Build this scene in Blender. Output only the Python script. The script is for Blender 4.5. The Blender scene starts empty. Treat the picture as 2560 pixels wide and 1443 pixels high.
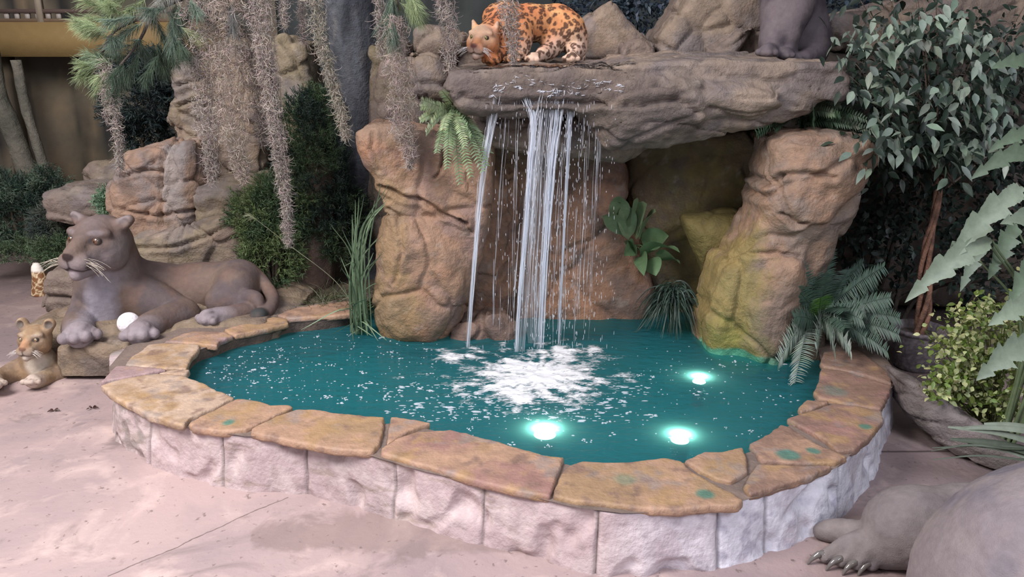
import bpy, math, random
import numpy as np
from mathutils import Vector
from mathutils.bvhtree import BVHTree

# ------------------------------------------------------------------ camera, world, light, exposure
scene = bpy.context.scene
COL = scene.collection
CAM_H, FPX = 1.9, 2009.0
PITCH = math.atan((721.5 - 130) / FPX)
cam_data = bpy.data.cameras.new('camera')
cam = bpy.data.objects.new('camera', cam_data)
COL.objects.link(cam)
cam.location = (0, 0, CAM_H)
cam.rotation_euler = (math.pi / 2 - PITCH, 0, 0)
cam_data.sensor_width = 36
cam_data.lens = 36 * FPX / 2560
cam_data.clip_end = 100
scene.camera = cam
vs = scene.view_settings
vs.view_transform = 'Standard'; vs.look = 'None'; vs.gamma = 1; vs.use_curve_mapping = False
vs.exposure = 0.26

world = bpy.data.worlds.new('daylight'); scene.world = world
world.use_nodes = True
wn = world.node_tree.nodes['Background']
wn.inputs[0].default_value = (0.92, 0.87, 1.0, 1); wn.inputs[1].default_value = 0.60

def light(kind, name, loc, target, energy, color, size=1.0, size_y=None, blend=0.6, angle=60):
    d = bpy.data.lights.new(name, kind); o = bpy.data.objects.new(name, d); COL.objects.link(o)
    o.location = loc; d.energy = energy; d.color = color
    if kind == 'AREA':
        d.size = size
        if size_y: d.shape = 'RECTANGLE'; d.size_y = size_y
    elif kind == 'SUN': d.angle = math.radians(size)
    elif kind == 'SPOT': d.spot_size = math.radians(angle); d.spot_blend = blend; d.shadow_soft_size = size
    else: d.shadow_soft_size = size
    if target is not None:
        o.rotation_euler = (Vector(target) - Vector(loc)).to_track_quat('-Z', 'Y').to_euler()
    return o

# skylight glazing far up to the front left, cool daylight through a second one to the right
light('AREA', 'skylight', (-3.9, 1.0, 5.4), (-1.3, 4.1, 0.4), 560, (1.0, 0.94, 0.93), 2.6, 2.6)
light('AREA', 'side_skylight', (2.6, -1.4, 4.6), (1.6, 3.0, 0.2), 170, (0.85, 0.88, 1.0), 1.6, 1.6)
# display spotlights of the exhibit
light('SPOT', 'jaguar_spotlight', (-0.4, 3.4, 3.8), (0.2, 5.1, 2.05), 70, (1.0, 0.66, 0.46), 0.08, angle=26)

# ------------------------------------------------------------------ pixel helpers: where a sight line meets a depth or a height
CP, SP = math.cos(PITCH), math.sin(PITCH)
def _ray(px, py):
    a = (px - 1280) / FPX; b = -(py - 721.5) / FPX
    return a, CP + b * SP, -SP + b * CP
def at(px, py, Y):
    r = _ray(px, py); t = Y / r[1]
    return np.array([r[0] * t, Y, CAM_H + r[2] * t])
def on(px, py, z=0.0):
    r = _ray(px, py); t = (z - CAM_H) / r[2]
    return np.array([r[0] * t, r[1] * t, z])
def size_at(p, r):
    return r * (p[1] * CP + (CAM_H - p[2]) * SP) / FPX

# ------------------------------------------------------------------ object helpers
def tag(o, label=None, cat=None, group=None, kind=None):
    if label: o['label'] = label
    if cat: o['category'] = cat
    if group: o['group'] = group
    if kind: o['kind'] = kind
    return o
def thing(name, loc, label, cat, group=None, kind=None):
    o = bpy.data.objects.new(name, None); COL.objects.link(o)
    o.location = tuple(float(v) for v in loc); o.empty_display_size = 0.1
    return tag(o, label, cat, group, kind)
def wpos(o):
    p = Vector(o.location)
    while o.parent: o = o.parent; p += Vector(o.location)
    return p
def build(name, V, F, mat, parent=None, col=None, smooth=True, origin=None):
    """V: (n,3) world coordinates. F: (m,k) array or list of arrays/tuples."""
    V = np.asarray(V, dtype=np.float64).reshape(-1, 3)
    me = bpy.data.meshes.new(name)
    o = bpy.data.objects.new(name, me); COL.objects.link(o)
    if parent is not None:
        o.parent = parent; base = np.array(wpos(parent))
    else:
        if origin is None:
            origin = [(V[:, 0].min() + V[:, 0].max()) / 2, (V[:, 1].min() + V[:, 1].max()) / 2, V[:, 2].min()]
        o.location = tuple(float(v) for v in origin); base = np.array(origin, dtype=float)
    L = V - base
    groups = F if isinstance(F, list) and len(F) and isinstance(F[0], np.ndarray) else None
    if groups is None and isinstance(F, np.ndarray): groups = [F]
    if groups is not None:
        loops = np.concatenate([g.reshape(-1) for g in groups]).astype(np.int32)
        tot = np.concatenate([np.full(len(g), g.shape[1], dtype=np.int32) for g in groups])
        st = np.concatenate([[0], np.cumsum(tot)[:-1]]).astype(np.int32)
        me.vertices.add(len(L)); me.vertices.foreach_set('co', L.astype(np.float32).ravel())
        me.loops.add(len(loops)); me.loops.foreach_set('vertex_index', loops)
        me.polygons.add(len(tot)); me.polygons.foreach_set('loop_start', st); me.polygons.foreach_set('loop_total', tot)
        me.update(calc_edges=True); me.validate()
    else:
        me.from_pydata([tuple(v) for v in L], [], [tuple(int(i) for i in f) for f in F])
    if col is not None:
        c = np.asarray(col, dtype=np.float32)
        if c.ndim == 1: c = np.tile(c, (len(V), 1))
        if c.shape[1] == 3: c = np.concatenate([c, np.ones((len(c), 1), np.float32)], 1)
        a = me.color_attributes.new('Col', 'FLOAT_COLOR', 'POINT'); a.data.foreach_set('color', c.ravel())
    if smooth: me.polygons.foreach_set('use_smooth', np.ones(len(me.polygons), bool))
    if mat is not None: me.materials.append(mat)
    return o

class Acc:
    def __init__(s): s.V = []; s.F = {}; s.C = []; s.n = 0
    def add(s, V, F, col=(1, 1, 1)):
        V = np.asarray(V, float).reshape(-1, 3); F = np.asarray(F, dtype=np.int64)
        s.V.append(V); s.F.setdefault(F.shape[1], []).append(F + s.n)
        c = np.asarray(col, float)
        if c.ndim == 1: c = np.tile(c[None, :3], (len(V), 1))
        s.C.append(c[:, :3]); s.n += len(V)
    def done(s, name, mat, parent=None, smooth=True, origin=None):
        return build(name, np.concatenate(s.V), [np.concatenate(f) for f in s.F.values()], mat, parent, np.concatenate(s.C), smooth, origin)

def nrm(v):
    v = np.asarray(v, float); return v / np.maximum(np.linalg.norm(v, axis=-1, keepdims=True), 1e-9)

def frames(P):
    T = nrm(np.gradient(P, axis=1))
    ref = np.zeros_like(T); ref[..., 2] = 1.0
    bad = np.abs(T[..., 2:3]) > 0.85
    anyv = bad.any(axis=1, keepdims=True)
    ref = np.where(anyv, np.array([1.0, 0.13, 0.0]), ref)
    A = nrm(np.cross(T, ref)); B = np.cross(T, A)
    return T, A, B
def tubes(acc, P, R, sides=3, col=(1, 1, 1)):
    """P (N,S,3) poly lines, R scalar / (S,) / (N,S) radii."""
    P = np.asarray(P, float)
    if P.ndim == 2: P = P[None]
    N, S, _ = P.shape
    R = np.broadcast_to(np.asarray(R, float), (N, S))
    T, A, B = frames(P)
    ang = np.arange(sides) * 2 * math.pi / sides
    V = P[:, :, None, :] + R[:, :, None, None] * (A[:, :, None, :] * np.cos(ang)[None, None, :, None] + B[:, :, None, :] * np.sin(ang)[None, None, :, None])
    n = np.arange(N)[:, None, None] * S * sides; s = np.arange(S - 1)[None, :, None] * sides
    k = np.arange(sides)[None, None, :]; k2 = (k + 1) % sides
    F = np.stack(np.broadcast_arrays(n + s + k, n + s + k2, n + s + sides + k2, n + s + sides + k), -1).reshape(-1, 4)
    c = np.asarray(col, float)
    if c.ndim == 2: c = np.repeat(c, S * sides, axis=0)
    acc.add(V.reshape(-1, 3), F, c)
    if sides > 4:   # close the ends
        caps = np.concatenate([np.arange(N)[:, None] * S * sides + np.arange(sides)[None, ::-1], np.arange(N)[:, None] * S * sides + (S - 1) * sides + np.arange(sides)[None]])
        acc.F.setdefault(sides, []).append(caps + acc.n - N * S * sides)
def blades(acc, P, Wd, side, fold=0.0, up=None, col=(1, 1, 1)):
    """leaf strips, three vertices across. P (N,S,3); Wd (S,) or (N,S) half widths; side (N,3)."""
    P = np.asarray(P, float)
    if P.ndim == 2: P = P[None]
    N, S, _ = P.shape
    Wd = np.broadcast_to(np.asarray(Wd, float), (N, S))[..., None]
    T = nrm(np.gradient(P, axis=1))
    side = np.broadcast_to(np.asarray(side, float).reshape(-1, 1, 3), (N, S, 3))
    side = nrm(side - (side * T).sum(-1, keepdims=True) * T)
    U = np.cross(side, T)
    V = np.stack([P - side * Wd + U * Wd * fold, P, P + side * Wd + U * Wd * fold], 2)
    n = np.arange(N)[:, None, None] * S * 3; s = np.arange(S - 1)[None, :, None] * 3; k = np.arange(2)[None, None, :]
    F = np.stack(np.broadcast_arrays(n + s + k, n + s + k + 1, n + s + 3 + k + 1, n + s + 3 + k), -1).reshape(-1, 4)
    c = np.asarray(col, float)
    if c.ndim == 2: c = np.repeat(c, S * 3, axis=0)
    acc.add(V.reshape(-1, 3), F, c)
def spline(pts, n):
    pts = np.asarray(pts, float); m = len(pts)
    if m < 3:
        t = np.linspace(0, 1, n)[:, None]; return pts[0] * (1 - t) + pts[-1] * t
    E = np.vstack([2 * pts[0] - pts[1], pts, 2 * pts[-1] - pts[-2]])
    u = np.linspace(0, m - 1 - 1e-9, n); i = u.astype(int); f = (u - i)[:, None]
    a, b, c, d = E[i], E[i + 1], E[i + 2], E[i + 3]
    return 0.5 * ((2 * b) + (c - a) * f + (2 * a - 5 * b + 4 * c - d) * f ** 2 + (3 * b - a - 3 * c + d) * f ** 3)

# ------------------------------------------------------------------ noise (numpy)
_rs = np.random.RandomState(7)
_PERM = np.concatenate([_rs.permutation(256)] * 3)
_GR = nrm(_rs.normal(size=(256, 3)))
def noise(P, freq=1.0, seed=0):
    P = np.asarray(P, float) * freq + seed * 17.31
    i = np.floor(P).astype(np.int64); f = P - i; u = f * f * f * (f * (f * 6 - 15) + 10); i &= 255
    out = 0
    for dx in (0, 1):
        for dy in (0, 1):
            for dz in (0, 1):
                h = _PERM[_PERM[_PERM[i[..., 0] + dx & 255] + (i[..., 1] + dy & 255)] + (i[..., 2] + dz & 255)]
                g = _GR[h]
                d = g[..., 0] * (f[..., 0] - dx) + g[..., 1] * (f[..., 1] - dy) + g[..., 2] * (f[..., 2] - dz)
                w = (u[..., 0] if dx else 1 - u[..., 0]) * (u[..., 1] if dy else 1 - u[..., 1]) * (u[..., 2] if dz else 1 - u[..., 2])
                out = out + w * d
    return out * 1.7
def fbm(P, freq=1.0, octv=4, seed=0, gain=0.5):
    o = 0; a = 1; t = 0
    for k in range(octv):
        o = o + a * noise(P, freq * 2 ** k, seed + k); t += a; a *= gain
    return o / t
def ridged(P, freq=1.0, octv=3, seed=0):
    o = 0; a = 1; t = 0
    for k in range(octv):
        o = o + a * (1 - np.abs(noise(P, freq * 2 ** k, seed + k)) * 2); t += a; a *= 0.5
    return o / t
def worley(P, freq=1.0, seed=0):
    P = np.asarray(P, float) * freq + seed * 11.7
    i = np.floor(P).astype(np.int64); f1 = np.full(len(P), 9.0); f2 = f1.copy(); cid = np.zeros(len(P), int)
    for dx in (-1, 0, 1):
        for dy in (-1, 0, 1):
            for dz in (-1, 0, 1):
                c = i + np.array([dx, dy, dz]); m = c & 255
                h = _PERM[_PERM[_PERM[m[:, 0]] + m[:, 1]] + m[:, 2]]
                d = np.linalg.norm(c + 0.5 + _GR[h] * 0.45 - P, axis=1)
                nearer = d < f1
                f2 = np.where(nearer, f1, np.minimum(f2, d)); cid = np.where(nearer, h, cid); f1 = np.where(nearer, d, f1)
    return f1, f2, cid

# ------------------------------------------------------------------ implicit solids -> mesh (naive surface nets)
def surface_nets(f, org, h):
    s = f < 0
    c = np.zeros(tuple(n - 1 for n in f.shape), np.int8)
    for dx in (0, 1):
        for dy in (0, 1):
            for dz in (0, 1):
                c += s[dx:dx + c.shape[0], dy:dy + c.shape[1], dz:dz + c.shape[2]]
    act = (c > 0) & (c < 8)
    idx = np.argwhere(act)
    vid = np.full(act.shape, -1, np.int64); vid[act] = np.arange(len(idx))
    acc = np.zeros((len(idx), 3)); cnt = np.zeros(len(idx))
    cor = [np.array(v) for v in np.ndindex(2, 2, 2)]
    for a in cor:
        for ax in range(3):
            if a[ax]: continue
            b = a.copy(); b[ax] = 1
            ia, ib = idx + a, idx + b
            fa, fb = f[ia[:, 0], ia[:, 1], ia[:, 2]], f[ib[:, 0], ib[:, 1], ib[:, 2]]
            m = (fa < 0) != (fb < 0)
            t = np.where(m, fa / np.where(m, fa - fb, 1), 0)
            p = a[None] + (b - a)[None] * t[:, None]
            acc[m] += p[m]; cnt[m] += 1
    V = (idx + acc / cnt[:, None]) * h + org
    Fs = []
    for ax in range(3):
        o1, o2 = [a for a in range(3) if a != ax]
        sl = [slice(1, -1)] * 3; sl[ax] = slice(0, -1); sl2 = list(sl); sl2[ax] = slice(1, None)
        sl = tuple(sl); sl2 = tuple(sl2)
        ch = s[sl] != s[sl2]
        e = np.argwhere(ch); inside = s[sl][ch]
        e[:, o1] += 1; e[:, o2] += 1
        q = []
        for (u, v) in ((0, 0), (1, 0), (1, 1), (0, 1)):
            k = e.copy(); k[:, o1] -= u; k[:, o2] -= v
            q.append(vid[k[:, 0], k[:, 1], k[:, 2]])
        Q = np.stack(q, 1)
        flip = inside if ax != 1 else ~inside
        Q[~flip] = Q[~flip][:, ::-1]
        Fs.append(Q)
    F = np.concatenate(Fs); F = F[(F >= 0).all(1)]
    return V, F
def vnormals(V, F):
    n = np.cross(V[F[:, 2]] - V[F[:, 0]], V[F[:, 3]] - V[F[:, 1]])
    N = np.zeros_like(V)
    for k in range(4): np.add.at(N, F[:, k], n)
    return nrm(N)
def relax(V, F, it=1, w=0.5):
    E = np.concatenate([F[:, [0, 1]], F[:, [1, 2]], F[:, [2, 3]], F[:, [3, 0]]])
    for _ in range(it):
        S = np.zeros_like(V); c = np.zeros(len(V))
        np.add.at(S, E[:, 0], V[E[:, 1]]); np.add.at(c, E[:, 0], 1)
        V = V * (1 - w) + w * S / np.maximum(c, 1)[:, None]
    return V

class Field:
    def __init__(s, lo, hi, h):
        s.h = h; s.lo = np.asarray(lo, float); n = np.ceil((np.asarray(hi) - s.lo) / h).astype(int) + 1
        s.ax = [s.lo[k] + h * np.arange(n[k]) for k in range(3)]
        s.f = np.full(tuple(n), 1.0, np.float32)
    def put(s, lo, hi, fn, k=0.03, cut=False):
        m = max(k, 2 * s.h) * 1.5 + s.h
        ii = []
        for a in range(3):
            i0 = np.searchsorted(s.ax[a], lo[a] - m); i1 = np.searchsorted(s.ax[a], hi[a] + m)
            ii.append(slice(max(i0, 0), max(i1, 0)))
        ii = tuple(ii)
        X, Y, Z = np.meshgrid(s.ax[0][ii[0]], s.ax[1][ii[1]], s.ax[2][ii[2]], indexing='ij', sparse=True)
        d = fn(X, Y, Z).astype(np.float32); g = s.f[ii]
        if g.size == 0: return
        if cut:
            d = -d; hh = np.clip(0.5 - 0.5 * (d - g) / -max(k, 1e-6) * -1, 0, 1)
            hh = np.clip(0.5 + 0.5 * (d - g) / max(k, 1e-6), 0, 1)
            s.f[ii] = g * (1 - hh) + d * hh + k * hh * (1 - hh)
        else:
            hh = np.clip(0.5 + 0.5 * (d - g) / max(k, 1e-6), 0, 1)
            s.f[ii] = d * (1 - hh) + g * hh - k * hh * (1 - hh)
    def ball(s, c, r, k=0.03, cut=False):
        """c centre, r radius or three radii (x,y,z)"""
        r = np.broadcast_to(np.asarray(r, float), (3,)); c = np.asarray(c, float)
        def fn(X, Y, Z):
            q = np.sqrt(((X - c[0]) / r[0]) ** 2 + ((Y - c[1]) / r[1]) ** 2 + ((Z - c[2]) / r[2]) ** 2)
            return (q - 1) * r.min() * (0.6 + 0.4 * r.mean() / r.min())
        s.put(c - r, c + r, fn, k, cut)
    def cap(s, a, b, ra, rb, k=0.03, cut=False):
        a = np.asarray(a, float); b = np.asarray(b, float); d = b - a; L = max(float(d @ d), 1e-9)
        def fn(X, Y, Z):
            t = np.clip(((X - a[0]) * d[0] + (Y - a[1]) * d[1] + (Z - a[2]) * d[2]) / L, 0, 1)
            return np.sqrt((X - a[0] - t * d[0]) ** 2 + (Y - a[1] - t * d[1]) ** 2 + (Z - a[2] - t * d[2]) ** 2) - (ra + (rb - ra) * t)
        R = max(ra, rb); s.put(np.minimum(a, b) - R, np.maximum(a, b) + R, fn, k, cut)
    def chain(s, pts, rad, k=0.03, n=0):
        pts = np.asarray(pts, float)
        if n:
            rad = np.interp(np.linspace(0, len(pts) - 1, n), range(len(pts)), rad); pts = spline(pts, n)
        for i in range(len(pts) - 1): s.cap(pts[i], pts[i + 1], rad[i], rad[i + 1], k)
    def mesh(s, rel=1):
        f = s.f; f[0] = f[-1] = 1; f[:, 0] = f[:, -1] = 1; f[:, :, 0] = f[:, :, -1] = 1
        V, F = surface_nets(f.astype(np.float64), s.lo, s.h)
        return relax(V, F, rel), F

def poly_sdf(px, pz, poly):
    """signed distance on a 2-D grid: px (n,1), pz (1,m); negative inside"""
    d = np.full(np.broadcast(px, pz).shape, 1e9); ins = np.zeros(d.shape, bool)
    n = len(poly)
    for i in range(n):
        ax_, az_ = poly[i]; bx, bz = poly[(i + 1) % n]
        ex, ez = bx - ax_, bz - az_
        t = np.clip(((px - ax_) * ex + (pz - az_) * ez) / max(ex * ex + ez * ez, 1e-12), 0, 1)
        d = np.minimum(d, (px - ax_ - t * ex) ** 2 + (pz - az_ - t * ez) ** 2)
        c = ((az_ > pz) != (bz > pz)) & (px < (bx - ax_) * (pz - az_) / (bz - az_ + 1e-12) + ax_)
        ins ^= c
    return np.where(ins, -1, 1) * np.sqrt(d)

def px_poly(pts, Y):
    return [(lambda q: (q[0], q[2]))(at(x, y, Y)) for x, y in pts]

def slab(F, pts, Y, T, r=0.1, k=0.06, tx=0.0, tz=0.0, shear=0.0, bulge=None):
    """a solid with the outline pts (pixels, meant for depth Y) and half thickness T, rounded by r"""
    pl = px_poly(pts, Y); xs = [p[0] for p in pl]; zs = [p[1] for p in pl]
    mx, mz = sum(xs) / len(xs), sum(zs) / len(zs)
    ex = abs(tx) * (max(xs) - min(xs)) + abs(tz) * (max(zs) - min(zs)) + 0.1
    sh = abs(shear) * (T + ex)
    lo = np.array([min(xs), Y - T - ex, min(zs) - sh]); hi = np.array([max(xs), Y + T + ex, max(zs) + sh])
    def fn(X, Yy, Z):
        if shear:
            # coarse: look the outline up on a 2-D grid by shifted height
            x1 = X[:, 0, 0]; z1 = np.arange(lo[2] - 1.0, hi[2] + 1.0, F.h)
            D = poly_sdf(x1[:, None], z1[None, :], pl)
            zz = Z - shear * (Yy - Y); zi = np.clip((zz - z1[0]) / F.h, 0, len(z1) - 1.001)
            zi = np.broadcast_to(zi, (X.shape[0], Yy.shape[1], Z.shape[2])); i0 = zi.astype(int); ff = zi - i0
            xi = np.arange(X.shape[0])[:, None, None]
            d2 = D[xi, i0] * (1 - ff) + D[xi, i0 + 1] * ff
        else:
            d2 = poly_sdf(X[:, :, 0], Z[0, :, :], pl)[:, None, :]
        yc = Y + tx * (X - mx) + tz * (Z - mz)
        q2 = np.abs(Yy - yc) - T + r; q1 = d2 + r
        return np.sqrt(np.maximum(q1, 0) ** 2 + np.maximum(q2, 0) ** 2) + np.minimum(np.maximum(q1, q2), 0) - r
    F.put(lo, hi, fn, k)
    return lo, hi

def paint(P, base, *layers, seed=0):
    """layered noise colouring: each layer (colour, freq, threshold, softness[, strength])"""
    c = np.tile(np.array(base, float), (len(P), 1))
    for j, l in enumerate(layers):
        col, fr, th, so = l[:4]; st = l[4] if len(l) > 4 else 1
        n = fbm(P * (fr if isinstance(fr, (int, float)) else np.array(fr)), 1, 4, seed + 3 * j + 1, 0.6)
        w = np.clip((n - th) / so + 0.5, 0, 1)[:, None] * st
        c = c * (1 - w) + np.array(col, float) * w
    return c
ROCK_TONE = np.array([0.70, 0.71, 0.76])
def spot(c, P, centre, rad, colour, st=1.0, soft=0.5, wob=0.0, seed=3):
    d = np.linalg.norm((P - np.array(centre)) / np.broadcast_to(np.asarray(rad, float), (3,)), axis=1)
    if wob: d = d + wob * fbm(P, 9, 3, seed)
    w = (np.clip((1 - d) / soft + 0.5, 0, 1) * st)[:, None]
    return c * (1 - w) + np.array(colour, float) * w

# ------------------------------------------------------------------ materials
def mat_base(name):
    m = bpy.data.materials.new(name); m.use_nodes = True
    nt = m.node_tree; b = nt.nodes['Principled BSDF']
    return m, nt, b
def painted(name, rough=0.75, spec=0.3, bump=((40, 0.3, 6), (180, 0.2, 3)), tint=0.25, tfreq=14, bumpdist=0.01, sss=0.0, transl=0.0, coat=0.0):
    m, nt, b = mat_base(name); N = nt.nodes; Lk = nt.links
    a = N.new('ShaderNodeAttribute'); a.attribute_name = 'Col'
    tc = N.new('ShaderNodeNewGeometry')
    nz = N.new('ShaderNodeTexNoise'); nz.inputs['Scale'].default_value = tfreq; nz.inputs['Detail'].default_value = 6; nz.inputs['Roughness'].default_value = 0.65
    Lk.new(tc.outputs['Position'], nz.inputs['Vector'])
    mr = N.new('ShaderNodeMapRange'); mr.inputs[1].default_value = 0.25; mr.inputs[2].default_value = 0.75
    mr.inputs[3].default_value = 1 - tint; mr.inputs[4].default_value = 1 + tint
    Lk.new(nz.outputs[0], mr.inputs[0])
    mx = N.new('ShaderNodeVectorMath'); mx.operation = 'SCALE'
    Lk.new(a.outputs['Color'], mx.inputs[0]); Lk.new(mr.outputs[0], mx.inputs['Scale'])
    Lk.new(mx.outputs[0], b.inputs['Base Color'])
    b.inputs['Roughness'].default_value = rough; b.inputs['Specular IOR Level'].default_value = spec
    if coat: b.inputs['Coat Weight'].default_value = coat; b.inputs['Coat Roughness'].default_value = 0.15
    prev = None
    for fr, st, det in bump:
        z = N.new('ShaderNodeTexNoise'); z.inputs['Scale'].default_value = fr; z.inputs['Detail'].default_value = det
        Lk.new(tc.outputs['Position'], z.inputs['Vector'])
        bp = N.new('ShaderNodeBump'); bp.inputs['Strength'].default_value = st; bp.inputs['Distance'].default_value = bumpdist
        Lk.new(z.outputs[0], bp.inputs['Height'])
        if prev: Lk.new(prev.outputs[0], bp.inputs['Normal'])
        prev = bp
    if prev: Lk.new(prev.outputs[0], b.inputs['Normal'])
    if transl:
        t = N.new('ShaderNodeBsdfTranslucent'); Lk.new(mx.outputs[0], t.inputs[0])
        ms = N.new('ShaderNodeMixShader'); ms.inputs[0].default_value = transl
        out = N['Material Output']; Lk.new(b.outputs[0], ms.inputs[1]); Lk.new(t.outputs[0], ms.inputs[2]); Lk.new(ms.outputs[0], out.inputs[0])
    return m
M_ROCK = painted('sculpted_rock', 0.72, 0.35, ((11, 0.22, 8), (60, 0.65, 8), (260, 0.35, 3)), 0.30, 12, 0.014)
M_STONE = painted('flagstone', 0.6, 0.4, ((14, 0.35, 8), (70, 0.45, 6)), 0.22, 16, 0.01)
M_BLOCK = painted('cut_block', 0.85, 0.2, ((16, 0.25, 8), (70, 0.5, 8)), 0.16, 22, 0.010)
M_FUR = painted('statue_coat', 0.75, 0.25, ((60, 0.35, 6), (330, 0.35, 3)), 0.16, 30, 0.006)
M_BARK = painted('bark', 0.9, 0.15, ((25, 0.7, 8), (90, 0.5, 5)), 0.3, 20, 0.02)
M_LEAF = painted('leaf', 0.45, 0.4, ((30, 0.2, 3),), 0.22, 25, 0.005, transl=0.2)
M_NEEDLE = painted('needle', 0.6, 0.25, (), 0.3, 12, transl=0.15)
M_MOSS = painted('moss_fibre', 0.9, 0.1, (), 0.25, 9, transl=0.3)
M_PLAIN = painted('plain_paint', 0.6, 0.3, ((80, 0.15, 3),), 0.08, 12)
M_EYE = painted('glass_eye', 0.08, 0.8, (), 0.0, 1)
M_WICKER = painted('wicker', 0.7, 0.3, ((60, 0.4, 4),), 0.3, 40)

def water_mat():
    m, nt, b = mat_base('pool_water'); N = nt.nodes; Lk = nt.links
    g = N.new('ShaderNodeNewGeometry')
    z1 = N.new('ShaderNodeTexNoise'); z1.inputs['Scale'].default_value = 12; z1.inputs['Detail'].default_value = 4
    z2 = N.new('ShaderNodeTexNoise'); z2.inputs['Scale'].default_value = 38; z2.inputs['Detail'].default_value = 3
    mp = N.new('ShaderNodeMapping'); mp.inputs['Scale'].default_value = (0.7, 1.6, 1)
    Lk.new(g.outputs['Position'], mp.inputs['Vector'])
    Lk.new(mp.outputs[0], z1.inputs['Vector']); Lk.new(mp.outputs[0], z2.inputs['Vector'])
    b1 = N.new('ShaderNodeBump'); b1.inputs['Strength'].default_value = 0.6; b1.inputs['Distance'].default_value = 0.03
    b2 = N.new('ShaderNodeBump'); b2.inputs['Strength'].default_value = 0.5; b2.inputs['Distance'].default_value = 0.01
    Lk.new(z1.outputs[0], b1.inputs['Height']); Lk.new(z2.outputs[0], b2.inputs['Height']); Lk.new(b1.outputs[0], b2.inputs['Normal'])
    a = N.new('ShaderNodeAttribute'); a.attribute_name = 'Col'
    Lk.new(a.outputs['Color'], b.inputs['Base Color'])
    b.inputs['Roughness'].default_value = 0.06; b.inputs['IOR'].default_value = 1.33; b.inputs['Specular IOR Level'].default_value = 0.5
    Lk.new(b2.outputs[0], b.inputs['Normal'])
    tr = N.new('ShaderNodeBsdfTransparent'); tr.inputs[0].default_value = (0.55, 1.0, 0.95, 1)
    tl = N.new('ShaderNodeBsdfTranslucent'); tl.inputs[0].default_value = (0.30, 0.72, 0.60, 1)
    m1 = N.new('ShaderNodeMixShader'); m1.inputs[0].default_value = 0.45
    m2 = N.new('ShaderNodeMixShader'); m2.inputs[0].default_value = 0.28
    Lk.new(b.outputs[0], m1.inputs[1]); Lk.new(tl.outputs[0], m1.inputs[2])
    Lk.new(m1.outputs[0], m2.inputs[1]); Lk.new(tr.outputs[0], m2.inputs[2])
    Lk.new(m2.outputs[0], N['Material Output'].inputs[0])
    return m
M_WATER = water_mat()

def spray_mat(name, clear, white=(0.9, 0.94, 1.0), use_alpha=False):
    m, nt, b = mat_base(name); N = nt.nodes; Lk = nt.links
    b.inputs['Base Color'].default_value = (*white, 1); b.inputs['Roughness'].default_value = 0.12
    tl = N.new('ShaderNodeBsdfTranslucent'); tl.inputs[0].default_value = (*white, 1)
    tr = N.new('ShaderNodeBsdfTransparent')
    m1 = N.new('ShaderNodeMixShader'); m1.inputs[0].default_value = 0.5
    m2 = N.new('ShaderNodeMixShader'); m2.inputs[0].default_value = clear
    if use_alpha: m1.inputs[0].default_value = 0.2
    Lk.new(b.outputs[0], m1.inputs[1]); Lk.new(tl.outputs[0], m1.inputs[2])
    Lk.new(m1.outputs[0], m2.inputs[2]); Lk.new(tr.outputs[0], m2.inputs[1])
    if use_alpha:      # coverage of the foam, thinned by fine streaks
        a = N.new('ShaderNodeAttribute'); a.attribute_name = 'Col'
        g = N.new('ShaderNodeNewGeometry')
        z = N.new('ShaderNodeTexNoise'); z.inputs['Scale'].default_value = 30; z.inputs['Detail'].default_value = 8; z.inputs['Roughness'].default_value = 0.7; z.inputs['Distortion'].default_value = 1.6
        mp = N.new('ShaderNodeMapping'); mp.inputs['Scale'].default_value = (0.55, 1.5, 1); mp.inputs['Rotation'].default_value = (0, 0, 0.35); Lk.new(g.outputs['Position'], mp.inputs['Vector']); Lk.new(mp.outputs[0], z.inputs['Vector'])
        ad = N.new('ShaderNodeMath'); ad.operation = 'MULTIPLY_ADD'; ad.inputs[1].default_value = 4.2; ad.inputs[2].default_value = -2.65
        Lk.new(z.outputs[0], ad.inputs[0])
        a2 = N.new('ShaderNodeMath'); a2.operation = 'MULTIPLY_ADD'; a2.inputs[1].default_value = 2.1; a2.use_clamp = True
        sp = N.new('ShaderNodeSeparateColor'); Lk.new(a.outputs['Color'], sp.inputs[0])
        Lk.new(sp.outputs[0], a2.inputs[0]); Lk.new(ad.outputs[0], a2.inputs[2])
        Lk.new(a2.outputs[0], m2.inputs[0])
    else:
        m2.inputs[0].default_value = 1 - clear
    Lk.new(m2.outputs[0], N['Material Output'].inputs[0])
    return m
M_STREAM = spray_mat('falling_water', 0.32)
M_SHEET = spray_mat('thin_water', 0.86)
M_FOAM = spray_mat('foam', 0.0, (0.95, 0.97, 1.0), True)
M_BUBBLE = spray_mat('bubbles', 0.25)

def emit_mat(name, col, s):
    m, nt, b = mat_base(name)
    b.inputs['Emission Color'].default_value = (*col, 1); b.inputs['Emission Strength'].default_value = s
    b.inputs['Base Color'].default_value = (*col, 1)
    return m
M_LAMP = emit_mat('lamp_lens', (0.7, 1.0, 0.93), 22)

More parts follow.
